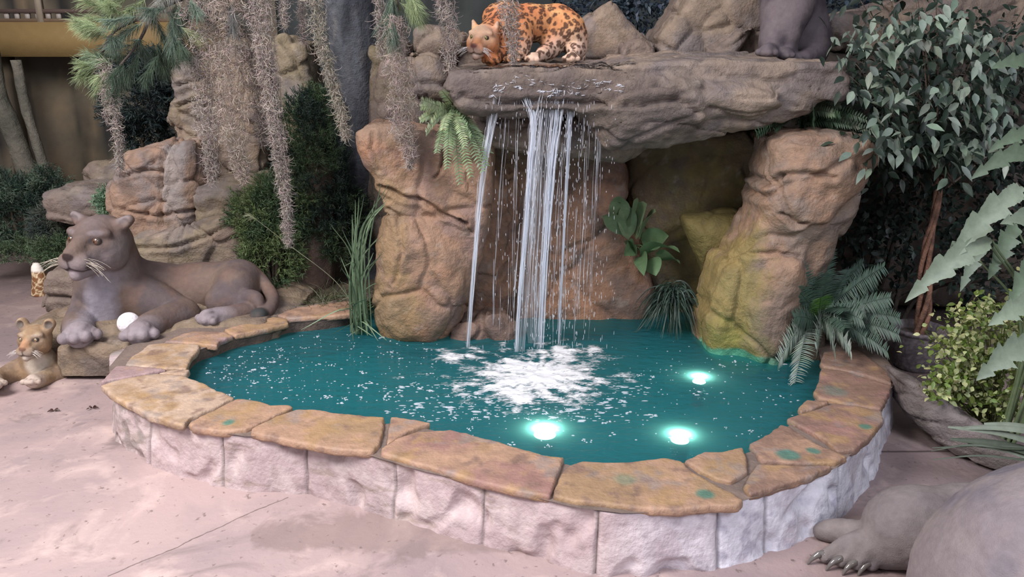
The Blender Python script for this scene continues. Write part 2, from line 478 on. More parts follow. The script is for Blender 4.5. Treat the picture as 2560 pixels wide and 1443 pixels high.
def floor_mat():
    m, nt, b = mat_base('stained_concrete'); N = nt.nodes; Lk = nt.links
    g = N.new('ShaderNodeNewGeometry'); pos = g.outputs['Position']
    def nz(scale, det=6, dist=0.0, vec=None, rough=0.6):
        z = N.new('ShaderNodeTexNoise'); z.inputs['Scale'].default_value = scale; z.inputs['Detail'].default_value = det
        z.inputs['Distortion'].default_value = dist; z.inputs['Roughness'].default_value = rough
        Lk.new(vec or pos, z.inputs['Vector']); return z.outputs[0]
    def ramp(v, a, c):
        r = N.new('ShaderNodeMapRange'); r.inputs[1].default_value = a; r.inputs[2].default_value = c; Lk.new(v, r.inputs[0]); return r.outputs[0]
    def mix(f, c1, c2):
        x = N.new('ShaderNodeMix'); x.data_type = 'RGBA'
        Lk.new(f, x.inputs[0])
        for s, c in ((6, c1), (7, c2)):
            if isinstance(c, tuple): x.inputs[s].default_value = (*c, 1)
            else: Lk.new(c, x.inputs[s])
        return x.outputs[2]
    def math_(op, a, c=None, d=None):
        x = N.new('ShaderNodeMath'); x.operation = op
        for i, v in enumerate((a, c, d)):
            if v is None: continue
            if isinstance(v, (int, float)): x.inputs[i].default_value = v
            else: Lk.new(v, x.inputs[i])
        return x.outputs[0]
    c = mix(ramp(nz(1.1, 5, 0.6), 0.38, 0.62), (0.29, 0.225, 0.225), (0.40, 0.30, 0.285))
    c = mix(ramp(nz(3.3, 6, 0.5), 0.52, 0.68), c, (0.50, 0.385, 0.355))
    c = mix(ramp(nz(2.3, 7, 0.8), 0.58, 0.70), c, (0.20, 0.155, 0.15))
    c = mix(ramp(nz(26, 6, 0.3), 0.62, 0.68), c, (0.20, 0.15, 0.14))
    # damp patch by the pool wall and long cracks
    sx = N.new('ShaderNodeSeparateXYZ'); Lk.new(pos, sx.inputs[0])
    def crack(p, q, w, wob):
        d = np.array(q[:2]) - np.array(p[:2]); L = np.linalg.norm(d); n = np.array([-d[1], d[0]]) / L; k = float(n @ p[:2])
        v = math_('ADD', math_('MULTIPLY', sx.outputs[0], float(n[0])), math_('MULTIPLY_ADD', sx.outputs[1], float(n[1]), -k))
        v = math_('ADD', v, math_('MULTIPLY_ADD', nz(2.4, 5), wob, -wob / 2))
        t = d / L; kt = float(t @ p[:2])
        u_ = math_('ADD', math_('MULTIPLY', sx.outputs[0], float(t[0])), math_('MULTIPLY_ADD', sx.outputs[1], float(t[1]), -kt))
        inr = math_('MULTIPLY', math_('GREATER_THAN', u_, 0.0), math_('LESS_THAN', u_, float(L)))
        return math_('MULTIPLY', ramp(math_('ABSOLUTE', v), w, w * 0.4), inr)
    c = mix(math_('MULTIPLY', crack(on(720, 1243), on(270, 1442), 0.0045, 0.10), 0.8), c, (0.10, 0.07, 0.065))
    c = mix(math_('MULTIPLY', crack(on(2180, 1130), on(2420, 1128), 0.012, 0.02), 0.8), c, (0.07, 0.05, 0.045))
    dc = on(1060, 1330)
    wp = N.new('ShaderNodeVectorMath'); wp.operation = 'DISTANCE'
    mp = N.new('ShaderNodeMapping'); mp.inputs['Scale'].default_value = (0.8, 3.2, 1); Lk.new(pos, mp.inputs['Vector'])
    Lk.new(mp.outputs[0], wp.inputs[0]); wp.inputs[1].default_value = (dc[0] * 0.8, dc[1] * 3.2, 0)
    damp = ramp(math_('ADD', wp.outputs['Value'], math_('MULTIPLY_ADD', nz(5, 6, 0.6), 1.3, -0.65)), 0.62, 0.45)
    c = mix(math_('MULTIPLY', damp, 0.5), c, (0.17, 0.13, 0.115))
    Lk.new(c, b.inputs['Base Color'])
    r = N.new('ShaderNodeMapRange'); Lk.new(damp, r.inputs[0]); r.inputs[3].default_value = 0.6; r.inputs[4].default_value = 0.4
    Lk.new(r.outputs[0], b.inputs['Roughness'])
    bp = N.new('ShaderNodeBump'); bp.inputs['Strength'].default_value = 0.35; bp.inputs['Distance'].default_value = 0.01
    Lk.new(nz(30, 8), bp.inputs['Height']); Lk.new(bp.outputs[0], b.inputs['Normal'])
    return m
M_FLOOR = floor_mat()

def box(acc, lo, hi, col=(1, 1, 1)):
    (a, b, c), (d, e, f) = lo, hi
    V = [(a, b, c), (d, b, c), (d, e, c), (a, e, c), (a, b, f), (d, b, f), (d, e, f), (a, e, f)]
    acc.add(V, [(0, 3, 2, 1), (4, 5, 6, 7), (0, 1, 5, 4), (1, 2, 6, 5), (2, 3, 7, 6), (3, 0, 4, 7)], col)

# ------------------------------------------------------------------ the setting
ac = Acc(); box(ac, (-9, -3.5, -0.15), (7, 11, 0)); tag(ac.done('floor', M_FLOOR, smooth=False), kind='structure')

def panel_wall(name, p0, p1, z1, colf, seed, mat=M_PLAIN, bumpamp=0.0):
    p0 = np.array(p0, float); p1 = np.array(p1, float); L = np.linalg.norm(p1 - p0)
    nu, nv = int(L / 0.06) + 1, int(z1 / 0.06) + 1
    u, v = np.meshgrid(np.linspace(0, 1, nu), np.linspace(0, z1, nv), indexing='ij')
    d = (p1 - p0) / L; nn = np.array([-d[1], d[0]])
    V = np.stack([p0[0] + u * (p1 - p0)[0], p0[1] + u * (p1 - p0)[1], v], -1).reshape(-1, 3)
    if bumpamp:
        dd = bumpamp * fbm(V, 2.5, 4, seed); V[:, 0] += nn[0] * dd; V[:, 1] += nn[1] * dd
    n = len(V); B = V + np.array([nn[0], nn[1], 0]) * 0.15
    V2 = np.vstack([V, B]); i = np.arange(nu - 1)[:, None] * nv + np.arange(nv - 1)[None]
    Q = np.stack([i, i + nv, i + nv + 1, i + 1], -1).reshape(-1, 4)
    c = colf(V2)
    rim = []
    for a in range(nv - 1): rim.append((a, a + 1, a + 1 + n, a + n)); k = (nu - 1) * nv; rim.append((k + a + 1, k + a, k + a + n, k + a + 1 + n))
    for a in range(nu - 1): rim.append(((a + 1) * nv, a * nv, a * nv + n, (a + 1) * nv + n)); rim.append((a * nv + nv - 1, (a + 1) * nv + nv - 1, (a + 1) * nv + nv - 1 + n, a * nv + nv - 1 + n))
    return tag(build(name, V2, [np.vstack([Q, Q[:, ::-1] + n, np.array(rim)])], mat, None, c), kind='structure')
def muralcol(V):
    return paint(V, (0.15, 0.125, 0.09), ((0.09, 0.09, 0.06), 0.8, 0.0, 0.5), ((0.21, 0.16, 0.10), 1.3, 0.18, 0.4), ((0.03, 0.03, 0.028), (2.5, 2.5, 0.6), 0.12, 0.3), seed=5)
panel_wall('wall_back', (-9, 9.6), (7, 9.6), 5.2, muralcol, 3)
panel_wall('wall_back', (-2.6, 9.35), (7, 9.35), 5.2, lambda V: paint(V, (0.032, 0.042, 0.042), ((0.018, 0.022, 0.022), (9, 1, 0.3), 0.0, 0.25), ((0.05, 0.06, 0.055), 1.2, 0.15, 0.4)), 8)
panel_wall('wall_right', (4.6, 9.6), (4.6, 1.0), 5.2, lambda V: paint(V, (0.05, 0.045, 0.04), ((0.03, 0.035, 0.03), 1, 0, 0.4)), 4)
panel_wall('wall_left', (-9, -3.0), (-9, 9.6), 5.2, lambda V: paint(V, (0.12, 0.10, 0.07), ((0.07, 0.07, 0.05), 0.7, 0, 0.5)), 6)
ac = Acc(); box(ac, (-9, 6.6, 5.2), (7, 9.8, 5.35), (0.10, 0.09, 0.08)); tag(ac.done('shade_ceiling', M_PLAIN, smooth=False), kind='structure')  # unseen roof over the rear, added to darken the background
ac = Acc(); box(ac, (2.3, 2.2, 4.1), (4.6, 6.6, 4.2), (0.08, 0.07, 0.06)); tag(ac.done('shade_ceiling', M_PLAIN, smooth=False), kind='structure')  # unseen roof patch, added to keep the right-hand plants dark

# ------------------------------------------------------------------ the pool
ZC, ZW = 0.28, 0.19
rnd = random.Random(11); rs = np.random.RandomState(5)
pool = thing('fountain_pool', (0.3, 4.0, 0), 'low kidney shaped stone fountain pool with flagstone rim in the middle', 'pool')

outer_px = [(283, 990), (284, 1035), (290, 1080), (302, 1120), (378, 1162), (510, 1207), (615, 1225), (766, 1237), (900, 1271), (1039, 1316), (1214, 1364), (1388, 1411), (1493, 1437),
            (1597, 1441), (1700, 1432), (1794, 1420), (1911, 1385), (2036, 1337), (2093, 1300), (2178, 1195), (2202, 1123), (2226, 1040)]
outer = [on(x, y, 0.0)[:2] for x, y in outer_px]
outer = [np.array([outer[0][0] + 0.05, outer[0][1] + 0.12])] + outer + [np.array([outer[-1][0] + 0.02, outer[-1][1] + 0.5]), np.array([outer[-1][0] - 0.25, outer[-1][1] + 1.0])]
OW = spline(np.array(outer), 420)
seg = np.concatenate([[0], np.cumsum(np.linalg.norm(np.diff(OW, axis=0), axis=1))])
def s_at(px, py):
    p = on(px, py, 0)[:2]; return seg[np.argmin(np.linalg.norm(OW - p, axis=1))]
joints = [s_at(*q) for q in ((378, 1162), (560, 1216), (766, 1237), (983, 1300), (1208, 1362), (1485, 1436), (1794, 1420), (1911, 1385), (2095, 1298), (2190, 1160), (2226, 1040))]
SS = np.arange(0, seg[-1], 0.008); ZZ = np.arange(0, 0.262, 0.008)
wx = np.interp(SS, seg, OW[:, 0]); wy = np.interp(SS, seg, OW[:, 1])
tx_, ty_ = np.gradient(wx), np.gradient(wy); tl_ = np.hypot(tx_, ty_); nx_, ny_ = ty_ / tl_, -tx_ / tl_
kk = np.ones(25) / 25
nx_ = np.convolve(np.pad(nx_, 12, 'edge'), kk, 'valid'); ny_ = np.convolve(np.pad(ny_, 12, 'edge'), kk, 'valid')
S2, Z2 = np.meshgrid(SS, ZZ, indexing='ij')
P2 = np.stack([S2 * 1.0, Z2 * 1.0, S2 * 0], -1).reshape(-1, 3)
jd = np.min(np.abs(S2[..., None] + 0.006 * noise(np.stack([Z2 * 9, S2 * 3, S2 * 0], -1))[..., None] - np.array(joints)), -1)
blk = np.searchsorted(joints, S2[:, 0])
disp = 0.006 * fbm(P2, 7, 4, 2).reshape(S2.shape) + 0.004 * ridged(P2 * np.array([1, 2.2, 1]), 6, 3, 4).reshape(S2.shape)
chip = np.clip(fbm(P2 + 5, 5, 2, 9).reshape(S2.shape) - 0.12, 0, 1) * 0.10
disp = disp - chip
edge = np.clip(jd / 0.05, 0, 1)
disp = disp * np.clip(jd / 0.02, 0, 1) + 0.005 * (1 - (1 - edge) ** 2) - 0.012 * np.exp(-(jd / 0.005) ** 2)
low = np.clip(1 - Z2 / 0.05, 0, 1); disp += 0.012 * low * (fbm(P2, 9, 3, 21).reshape(S2.shape) + 0.2)
batter = -0.03 * (Z2 / 0.26)
X = wx[:, None] + nx_[:, None] * (disp + batter); Y = wy[:, None] + ny_[:, None] * (disp + batter)
V = np.stack([X, Y, Z2], -1).reshape(-1, 3)
n1, n2 = S2.shape; i = np.arange(n1 - 1)[:, None] * n2 + np.arange(n2 - 1)[None]
Q = np.stack([i, i + n2, i + n2 + 1, i + 1], -1).reshape(-1, 4)
back = np.stack([wx[:, None] - nx_[:, None] * 0.12 + 0 * Z2, wy[:, None] - ny_[:, None] * 0.12 + 0 * Z2, Z2], -1).reshape(-1, 3)
top = np.stack([i[:, -1] + 1, i[:, -1] + n2 + 1, i[:, -1] + n2 + 1 + n1 * n2, i[:, -1] + 1 + n1 * n2], -1)
c = paint(V, (0.45, 0.355, 0.355), ((0.52, 0.43, 0.42), 5, 0, 0.3), ((0.37, 0.285, 0.28), 8, 0.18, 0.2, 0.7), ((0.30, 0.24, 0.20), (4, 4, 18), 0.3, 0.1, 0.6), seed=8)
pale = paint(V, (0.58, 0.57, 0.62), ((0.69, 0.68, 0.73), 6, 0, 0.3), ((0.36, 0.35, 0.42), 16, 0.2, 0.15, 0.7), ((0.42, 0.37, 0.40), 5, 0.2, 0.2, 0.6), seed=9)
bj = np.repeat(blk, n2)
tone = np.array([0.92, 1.0, 0.93, 0.9, 1.02, 0.98, 1.0, 1.0, 1.02, 1.0, 1.0, 1.0])[np.clip(bj, 0, 11)][:, None]
w = np.clip((S2.reshape(-1) - joints[5]) / 0.5, 0, 0.6)[:, None]; w = np.where(bj[:, None] >= 7, 1.0, w)
c = (c * (1 - w) + pale * w) * tone
g = np.exp(-(jd.reshape(-1) / 0.006) ** 2)[:, None] * 0.75; c = c * (1 - g) + np.array([0.10, 0.08, 0.075]) * g
st = (np.clip((joints[0] - S2.reshape(-1)) / 0.05, 0, 1) * np.clip(fbm(V, 16, 4, 3) * 4 + 0.45, 0, 1) * 0.6)[:, None]
c = c * (1 - st) + np.array([0.20, 0.18, 0.16]) * st
build('stone_facing', np.vstack([V, back]), [np.vstack([Q, top])], M_BLOCK, pool, np.vstack([c, c]))

# inner edge and basin
inner_px = [(905, 772), (824, 792), (720, 803), (668, 823), (588, 839), (545, 856), (502, 870), (478, 896), (467, 930), (498, 958), (543, 981), (585, 997), (647, 1006), (720, 1018),
            (735, 1026), (841, 1037), (961, 1046), (1022, 1048), (1074, 1060), (1127, 1077), (1214, 1098), (1318, 1128), (1412, 1145), (1458, 1156), (1569, 1158), (1665, 1149), (1762, 1134),
            (1859, 1121), (1915, 1092), (1951, 1066), (1996, 1024), (2034, 985), (2050, 950), (2048, 900)]
inner = [on(x, y, ZC)[:2] for x, y in inner_px]
inner = [np.array([-0.6, 5.6]), np.array([-0.95, 5.35])] + inner + [np.array([1.85, 4.9]), np.array([1.6, 5.5])]
IN = spline(np.array(inner), 360)
tt = np.gradient(IN, axis=0); tt /= np.linalg.norm(tt, axis=1)[:, None]; inn = np.stack([-tt[:, 1], tt[:, 0]], 1)   # away from the water is -inn? decided below
cen = np.array([0.3, 4.2])
sgn = np.sign(((cen - IN) * inn).sum(1)); inn = inn * np.where(np.median(sgn) > 0, 1, -1)
rings = []
for off, z in ((-0.02, 0.262), (-0.035, 0.18), (-0.03, 0.10), (-0.02, 0.02)):
    rings.append(np.column_stack([IN + inn * off, np.full(len(IN), z)]))
V = np.vstack(rings); n = len(IN)
V = V + 0.006 * np.stack([fbm(V, 8, 3, 1), fbm(V, 8, 3, 2), np.zeros(len(V))], -1)
F = np.concatenate([np.stack([np.arange(n - 1) + k * n, np.arange(n - 1) + 1 + k * n, np.arange(n - 1) + 1 + (k + 1) * n, np.arange(n - 1) + (k + 1) * n], -1) for k in range(3)])
build('inner_wall', V, F, M_ROCK, pool, paint(V, (0.15, 0.105, 0.08), ((0.09, 0.07, 0.06), 4, 0, 0.4), seed=3))
# basin floor
ctr = np.array([[0.3, 4.3, 0.02]])
V = np.column_stack([IN[::3], np.full(len(IN[::3]), 0.02)])
F = [tuple(range(len(V)))]
build('basin_floor', V, F, M_PLAIN, pool, np.array([0.01, 0.16, 0.17]))
# mortar bed under the flagstones: strip between both edges
m = 300
A = spline(IN, m); a_ = np.linspace(0, 1, m)
def resample(C, m):
    s = np.concatenate([[0], np.cumsum(np.linalg.norm(np.diff(C, axis=0), axis=1))]); u = np.linspace(0, s[-1], m)
    return np.stack([np.interp(u, s, C[:, 0]), np.interp(u, s, C[:, 1])], 1)
A = resample(IN + inn * -0.015, m)
ot = np.gradient(OW, axis=0); ot /= np.linalg.norm(ot, axis=1)[:, None]; on_ = np.stack([ot[:, 1], -ot[:, 0]], 1)
Bf = OW - on_ * 0.012
Bp = np.vstack([[[-0.95, 5.55]], [[-1.25, 5.25]], [[-1.6, 5.05]], [[-1.95, 4.85]], Bf])
B = np.array([Bp[np.argmin(np.linalg.norm(Bp - a, axis=1))] for a in A])
Vt = []
for t in np.linspace(0, 1, 7):
    q = A * (1 - t) + B * t; Vt.append(np.column_stack([q, 0.262 + 0.006 * fbm(np.column_stack([q, q[:, 0] * 0]), 14, 3, 6)]))
V = np.vstack(Vt); F = np.concatenate([np.stack([np.arange(m - 1) + k * m, np.arange(m - 1) + 1 + k * m, np.arange(m - 1) + 1 + (k + 1) * m, np.arange(m - 1) + (k + 1) * m], -1) for k in range(6)])
build('mortar_bed', V, F, M_BLOCK, pool, paint(V, (0.19, 0.145, 0.12), ((0.14, 0.11, 0.095), 12, 0, 0.3), seed=2))

# flagstones of the rim, each its own part
OCH, TAN, PNK, BRN, CRM, RED = (0.36, 0.25, 0.13), (0.42, 0.28, 0.17), (0.36, 0.26, 0.23), (0.27, 0.18, 0.12), (0.50, 0.39, 0.26), (0.33, 0.20, 0.15)
stones = [
 ([(251, 965), (283, 953), (373, 936), (439, 933), (498, 953), (543, 976), (586, 994), (530, 1022), (477, 1043), (458, 1064), (415, 1052), (370, 1038), (332, 1017), (283, 992)], CRM, OCH),
 ([(252, 955), (275, 929), (292, 914), (339, 916), (415, 922), (366, 934), (314, 944)], PNK, PNK),
 ([(392, 934), (430, 925), (476, 924), (468, 934), (440, 938)], CRM, TAN),
 ([(311, 912), (332, 889), (356, 875), (370, 861), (408, 858), (500, 861), (493, 879), (477, 896), (466, 922), (408, 921), (356, 915)], CRM, OCH),
 ([(411, 855), (456, 834), (488, 828), (562, 830), (583, 839), (547, 853), (543, 864), (503, 860), (440, 855)], TAN, PNK),
 ([(560, 823), (626, 806), (685, 792), (718, 798), (720, 808), (668, 822), (588, 838), (570, 832)], TAN, OCH),
 ([(692, 788), (741, 768), (858, 754), (905, 748), (915, 770), (890, 784), (824, 790), (724, 796)], TAN, BRN),
 ([(592, 996), (647, 1002), (678, 1012), (722, 1013), (732, 1018), (685, 1041), (616, 1073), (553, 1078), (480, 1068), (474, 1058), (500, 1041), (550, 1018)], TAN, OCH),
 ([(739, 1024), (789, 1023), (841, 1033), (960, 1043), (958, 1073), (950, 1110), (931, 1129), (858, 1125), (789, 1116), (685, 1093), (625, 1081), (628, 1071), (690, 1041)], TAN, OCH),
 ([(976, 1041), (1022, 1046), (1075, 1057), (1022, 1078), (968, 1107)], TAN, TAN),
 ([(952, 1121), (990, 1097), (1040, 1080), (1127, 1074), (1214, 1095), (1318, 1125), (1364, 1139), (1410, 1142), (1396, 1177), (1375, 1240), (1301, 1229), (1179, 1198), (1074, 1167), (1005, 1148), (953, 1134)], TAN, RED),
 ([(1425, 1162), (1458, 1153), (1527, 1156), (1569, 1156), (1615, 1149), (1665, 1145), (1703, 1153), (1731, 1179), (1772, 1203), (1822, 1228), (1860, 1250), (1848, 1264), (1780, 1264), (1690, 1274), (1600, 1270), (1510, 1258), (1440, 1252), (1383, 1240), (1387, 1220), (1402, 1185)], OCH, TAN),
 ([(1711, 1151), (1762, 1130), (1810, 1129), (1857, 1117), (1867, 1143), (1869, 1179), (1826, 1205), (1794, 1197), (1749, 1175)], TAN, OCH),
 ([(1873, 1110), (1915, 1088), (1951, 1062), (1976, 1070), (2044, 1110), (2119, 1141), (2085, 1157), (2004, 1158), (1903, 1151)], BRN, TAN),
 ([(1893, 1160), (2004, 1164), (2083, 1162), (2030, 1190), (1943, 1216), (1872, 1236), (1860, 1212), (1880, 1180)], BRN, TAN),
 ([(1966, 1046), (2028, 1027), (2085, 1008), (2145, 1016), (2204, 1027), (2208, 1050), (2174, 1094), (2137, 1123), (2093, 1129), (2065, 1100), (1986, 1057)], BRN, RED),
 ([(1995, 1021), (2016, 999), (2079, 1003), (2028, 1023), (2002, 1030)], TAN, BRN),
 ([(2034, 981), (2050, 949), (2052, 918), (2120, 930), (2230, 966), (2218, 993), (2204, 1022), (2109, 1007), (2044, 993)], BRN, RED),
 ([(2050, 908), (2060, 880), (2145, 872), (2228, 935), (2230, 960), (2166, 938), (2060, 915)], BRN, BRN),
]
for k, (pts, c1, c2) in enumerate(stones):
    P = np.array([on(x, y, ZC) for x, y in pts])[:, :2]
    lo, hi = P.min(0) - 0.02, P.max(0) + 0.02; h = 0.009
    F_ = Field((lo[0], lo[1], 0.225), (hi[0], hi[1], 0.305), h)
    def fn(X, Y, Z, P=P, k=k):
        d2 = poly_sdf(X[:, :, 0], Y[0, :, 0][None, :] * np.ones_like(X[:, :, 0]), P.tolist())
        XX = np.stack(np.broadcast_arrays(X[:, :, 0], Y[0, :, 0][None, :], 0 * X[:, :, 0]), -1)
        d2 = (d2 + 0.006 * fbm(XX, 22, 3, k))[:, :, None]
        q1 = d2 + 0.008; q2 = np.abs(Z - 0.262) - 0.019 + 0.008
        return np.sqrt(np.maximum(q1, 0) ** 2 + np.maximum(q2, 0) ** 2) + np.minimum(np.maximum(q1, q2), 0) - 0.008
    F_.put((lo[0], lo[1], 0.24), (hi[0], hi[1], 0.29), fn, 0.001)
    V, Q = F_.mesh(1)
    N_ = vnormals(V, Q)
    V = V + N_ * (0.004 * fbm(V, 16, 3, k) + 0.003 * ridged(V * np.array([1, 1, 5]), 9, 2, k + 3))[:, None] * np.array([1, 1, 0.8])
    c = paint(V, c1, (c2, 4.5, 0.05, 0.35), ((0.22, 0.15, 0.11), 9, 0.22, 0.2, 0.7), ((0.40, 0.27, 0.12), 5, 0.2, 0.2, 0.7), ((0.28, 0.25, 0.21), 6, 0.25, 0.2, 0.6), seed=k * 5)
    for gx, gy, gr in ((572, 1057, .03), (1765, 1238, .035), (2162, 1068, .03), (1970, 1138, .045), (2035, 1128, .03), (2085, 980, .07), (1560, 1200, .05)):
        c = spot(c, V, on(gx, gy, ZC), (gr, gr * 1.0, gr), (0.03, 0.22, 0.16), 0.75 if gr < .05 else 0.4, 0.5, 0.5)
    build('coping_stone', V, Q, M_STONE, pool, c * np.array([0.84, 0.80, 0.88]))

# water surface
V = np.column_stack([(IN + inn * -0.03)[::3], np.full(len(IN[::3]), ZW)])
gx, gy = np.meshgrid(np.arange(-1.9, 2.1, 0.04), np.arange(2.9, 5.8, 0.04), indexing='ij')
d = poly_sdf(gx[:, :1], gy[:1, :], (IN + inn * -0.03).tolist())
ok = d < 0
F = [tuple(range(len(V)))]
wc = np.tile(np.array([0.030, 0.165, 0.215]), (len(V), 1))
water = build('pool_water', V, F, M_WATER, None, wc, smooth=False)
tag(water, 'turquoise water filling the stone fountain pool', 'water', kind='stuff')

# submerged lamps
for (px, py, r, lab, e) in ((1362, 1082, 0.052, 'round white underwater lamp nearest the front rim, below the splash', 2.6), (1700, 1096, 0.042, 'round white underwater lamp near the front right rim', 1.6), (1748, 950, 0.036, 'round white underwater lamp beside the foot of the leaning rock', 1.2)):
    p = on(px, py, 0.168)
    t = thing('pool_lamp', (p[0], p[1], 0.02), lab, 'lamp', 'underwater lamps in the pool')
    a = Acc(); tubes(a, np.array([[p[0], p[1], 0.02], [p[0], p[1], 0.05], [p[0], p[1], 0.14], [p[0], p[1], 0.156]]), np.array([0.8, 0.75, 1.15, 1.2]) * r, 20, (0.03, 0.03, 0.03)); a.done('housing', M_PLAIN, t)
    a = Acc(); tubes(a, np.array([[p[0], p[1], 0.157], [p[0], p[1], 0.163], [p[0], p[1], 0.166]]), np.array([1.0, 0.9, 0.5]) * r, 20, (1, 1, 1)); a.done('lens', M_LAMP, t)
    light('POINT', 'pool_lamp_light', (p[0], p[1], 0.170), None, e * 1.3, (0.85, 1.0, 0.95), 0.01)

# foam where the falls land
cx, cy = on(1350, 935, ZW)[:2]
fx, fy = np.meshgrid(np.arange(-0.95, 0.95, 0.012), np.arange(3.5, 5.0, 0.012), indexing='ij')
Pf = np.stack([fx, fy, 0 * fx], -1).reshape(-1, 3)
def blob(px, py, rx, ry):
    q = on(px, py, ZW); return np.sqrt(((Pf[:, 0] - q[0]) / rx) ** 2 + ((Pf[:, 1] - q[1]) / ry) ** 2)
mask = np.maximum.reduce([1.35 - blob(1335, 945, 0.46, 0.46), 1.0 - blob(1400, 890, 0.42, 0.36), 1.3 - blob(1300, 985, 0.26, 0.18), 1.05 - blob(1155, 893, 0.24, 0.22), 0.85 - blob(1320, 930, 0.80, 0.66)])
ang = np.arctan2(Pf[:, 1] - cy, Pf[:, 0] - cx); rad = np.hypot(Pf[:, 1] - cy, Pf[:, 0] - cx)
streak = fbm(np.stack([ang * 5, rad * 7, 0 * ang], -1), 1, 4, 3, 0.6)
mask = mask + streak * 0.85 + 0.6 * fbm(Pf * np.array([1, 1.6, 1]), 9, 4, 8) - 0.26
zf = ZW + 0.003 + np.clip(mask, 0, 1) * (0.004 + 0.022 * np.clip(fbm(Pf, 18, 4, 5, 0.65) + 0.2, 0, 1))
V = np.column_stack([Pf[:, 0], Pf[:, 1], zf]); n1, n2 = fx.shape; i = np.arange(n1 - 1)[:, None] * n2 + np.arange(n2 - 1)[None]
Q = np.stack([i, i + n2, i + n2 + 1, i + 1], -1).reshape(-1, 4)
Q = Q[(mask[Q] > -0.05).any(1)]
us = np.unique(Q); rm = np.zeros(len(V), int); rm[us] = np.arange(len(us))
foam = build('splash_foam', V[us], rm[Q], M_FOAM, None, np.clip(mask[us], 0, 1)[:, None] * np.ones(3))
tag(foam, 'white churning foam where the falling streams hit the turquoise water', 'foam', kind='stuff')

# bubbles drifting on the surface
a = Acc(); cnt = 0
regions = [((560, 1100), (830, 1010), 330), ((1100, 2000), (900, 1120), 210), ((1400, 2000), (850, 1000), 90), ((1000, 1500), (990, 1050), 90), ((480, 720), (860, 960), 110), ((960, 1620), (960, 1055), 260)]
INl = (IN + inn * 0.02).tolist()
hem = [(math.cos(t), math.sin(t)) for t in np.arange(8) * math.pi / 4]
for (x0, x1), (y0, y1), k in regions:
    pxs = rs.uniform(x0, x1, k); pys = rs.uniform(min(y0, y1), max(y0, y1), k)
    pp = np.array([on(x, y, ZW)[:2] for x, y in zip(pxs, pys)])
    dd = np.array([poly_sdf(np.array([[p[0]]]), np.array([[p[1]]]), INl)[0, 0] for p in pp])
    for p, d_ in zip(pp, dd):
        if d_ > -0.03: continue
        big = rs.rand() < 0.12; r = rs.uniform(0.007, 0.012) if big else rs.uniform(0.0015, 0.0048); st_ = rs.uniform(0.8, 1.8) if k != 260 else rs.uniform(1.5, 4.5)
        m_ = rs.randint(3, 8) if big else 1
        for q in range(m_):
            o_ = rs.normal(size=2) * r * (0.9 if big else 0); rr = r * (0.45 if big else 1)
            Vb = [(p[0] + o_[0] + rr * st_ * c_, p[1] + o_[1] + rr * s_, ZW + 0.001) for c_, s_ in hem] + [(p[0] + o_[0] + 0.6 * rr * st_ * c_, p[1] + o_[1] + 0.6 * rr * s_, ZW + 0.001 + rr * 0.5) for c_, s_ in hem]
            a.add(Vb, [(j, (j + 1) % 8, 8 + (j + 1) % 8, 8 + j) for j in range(8)])
            a.F.setdefault(8, []).append(np.array([[a.n - 16 + 8 + j for j in range(8)]]))
bub = a.done('surface_bubbles', M_BUBBLE)
tag(bub, 'small white bubbles and drips scattered over the turquoise water', 'bubbles', kind='stuff')

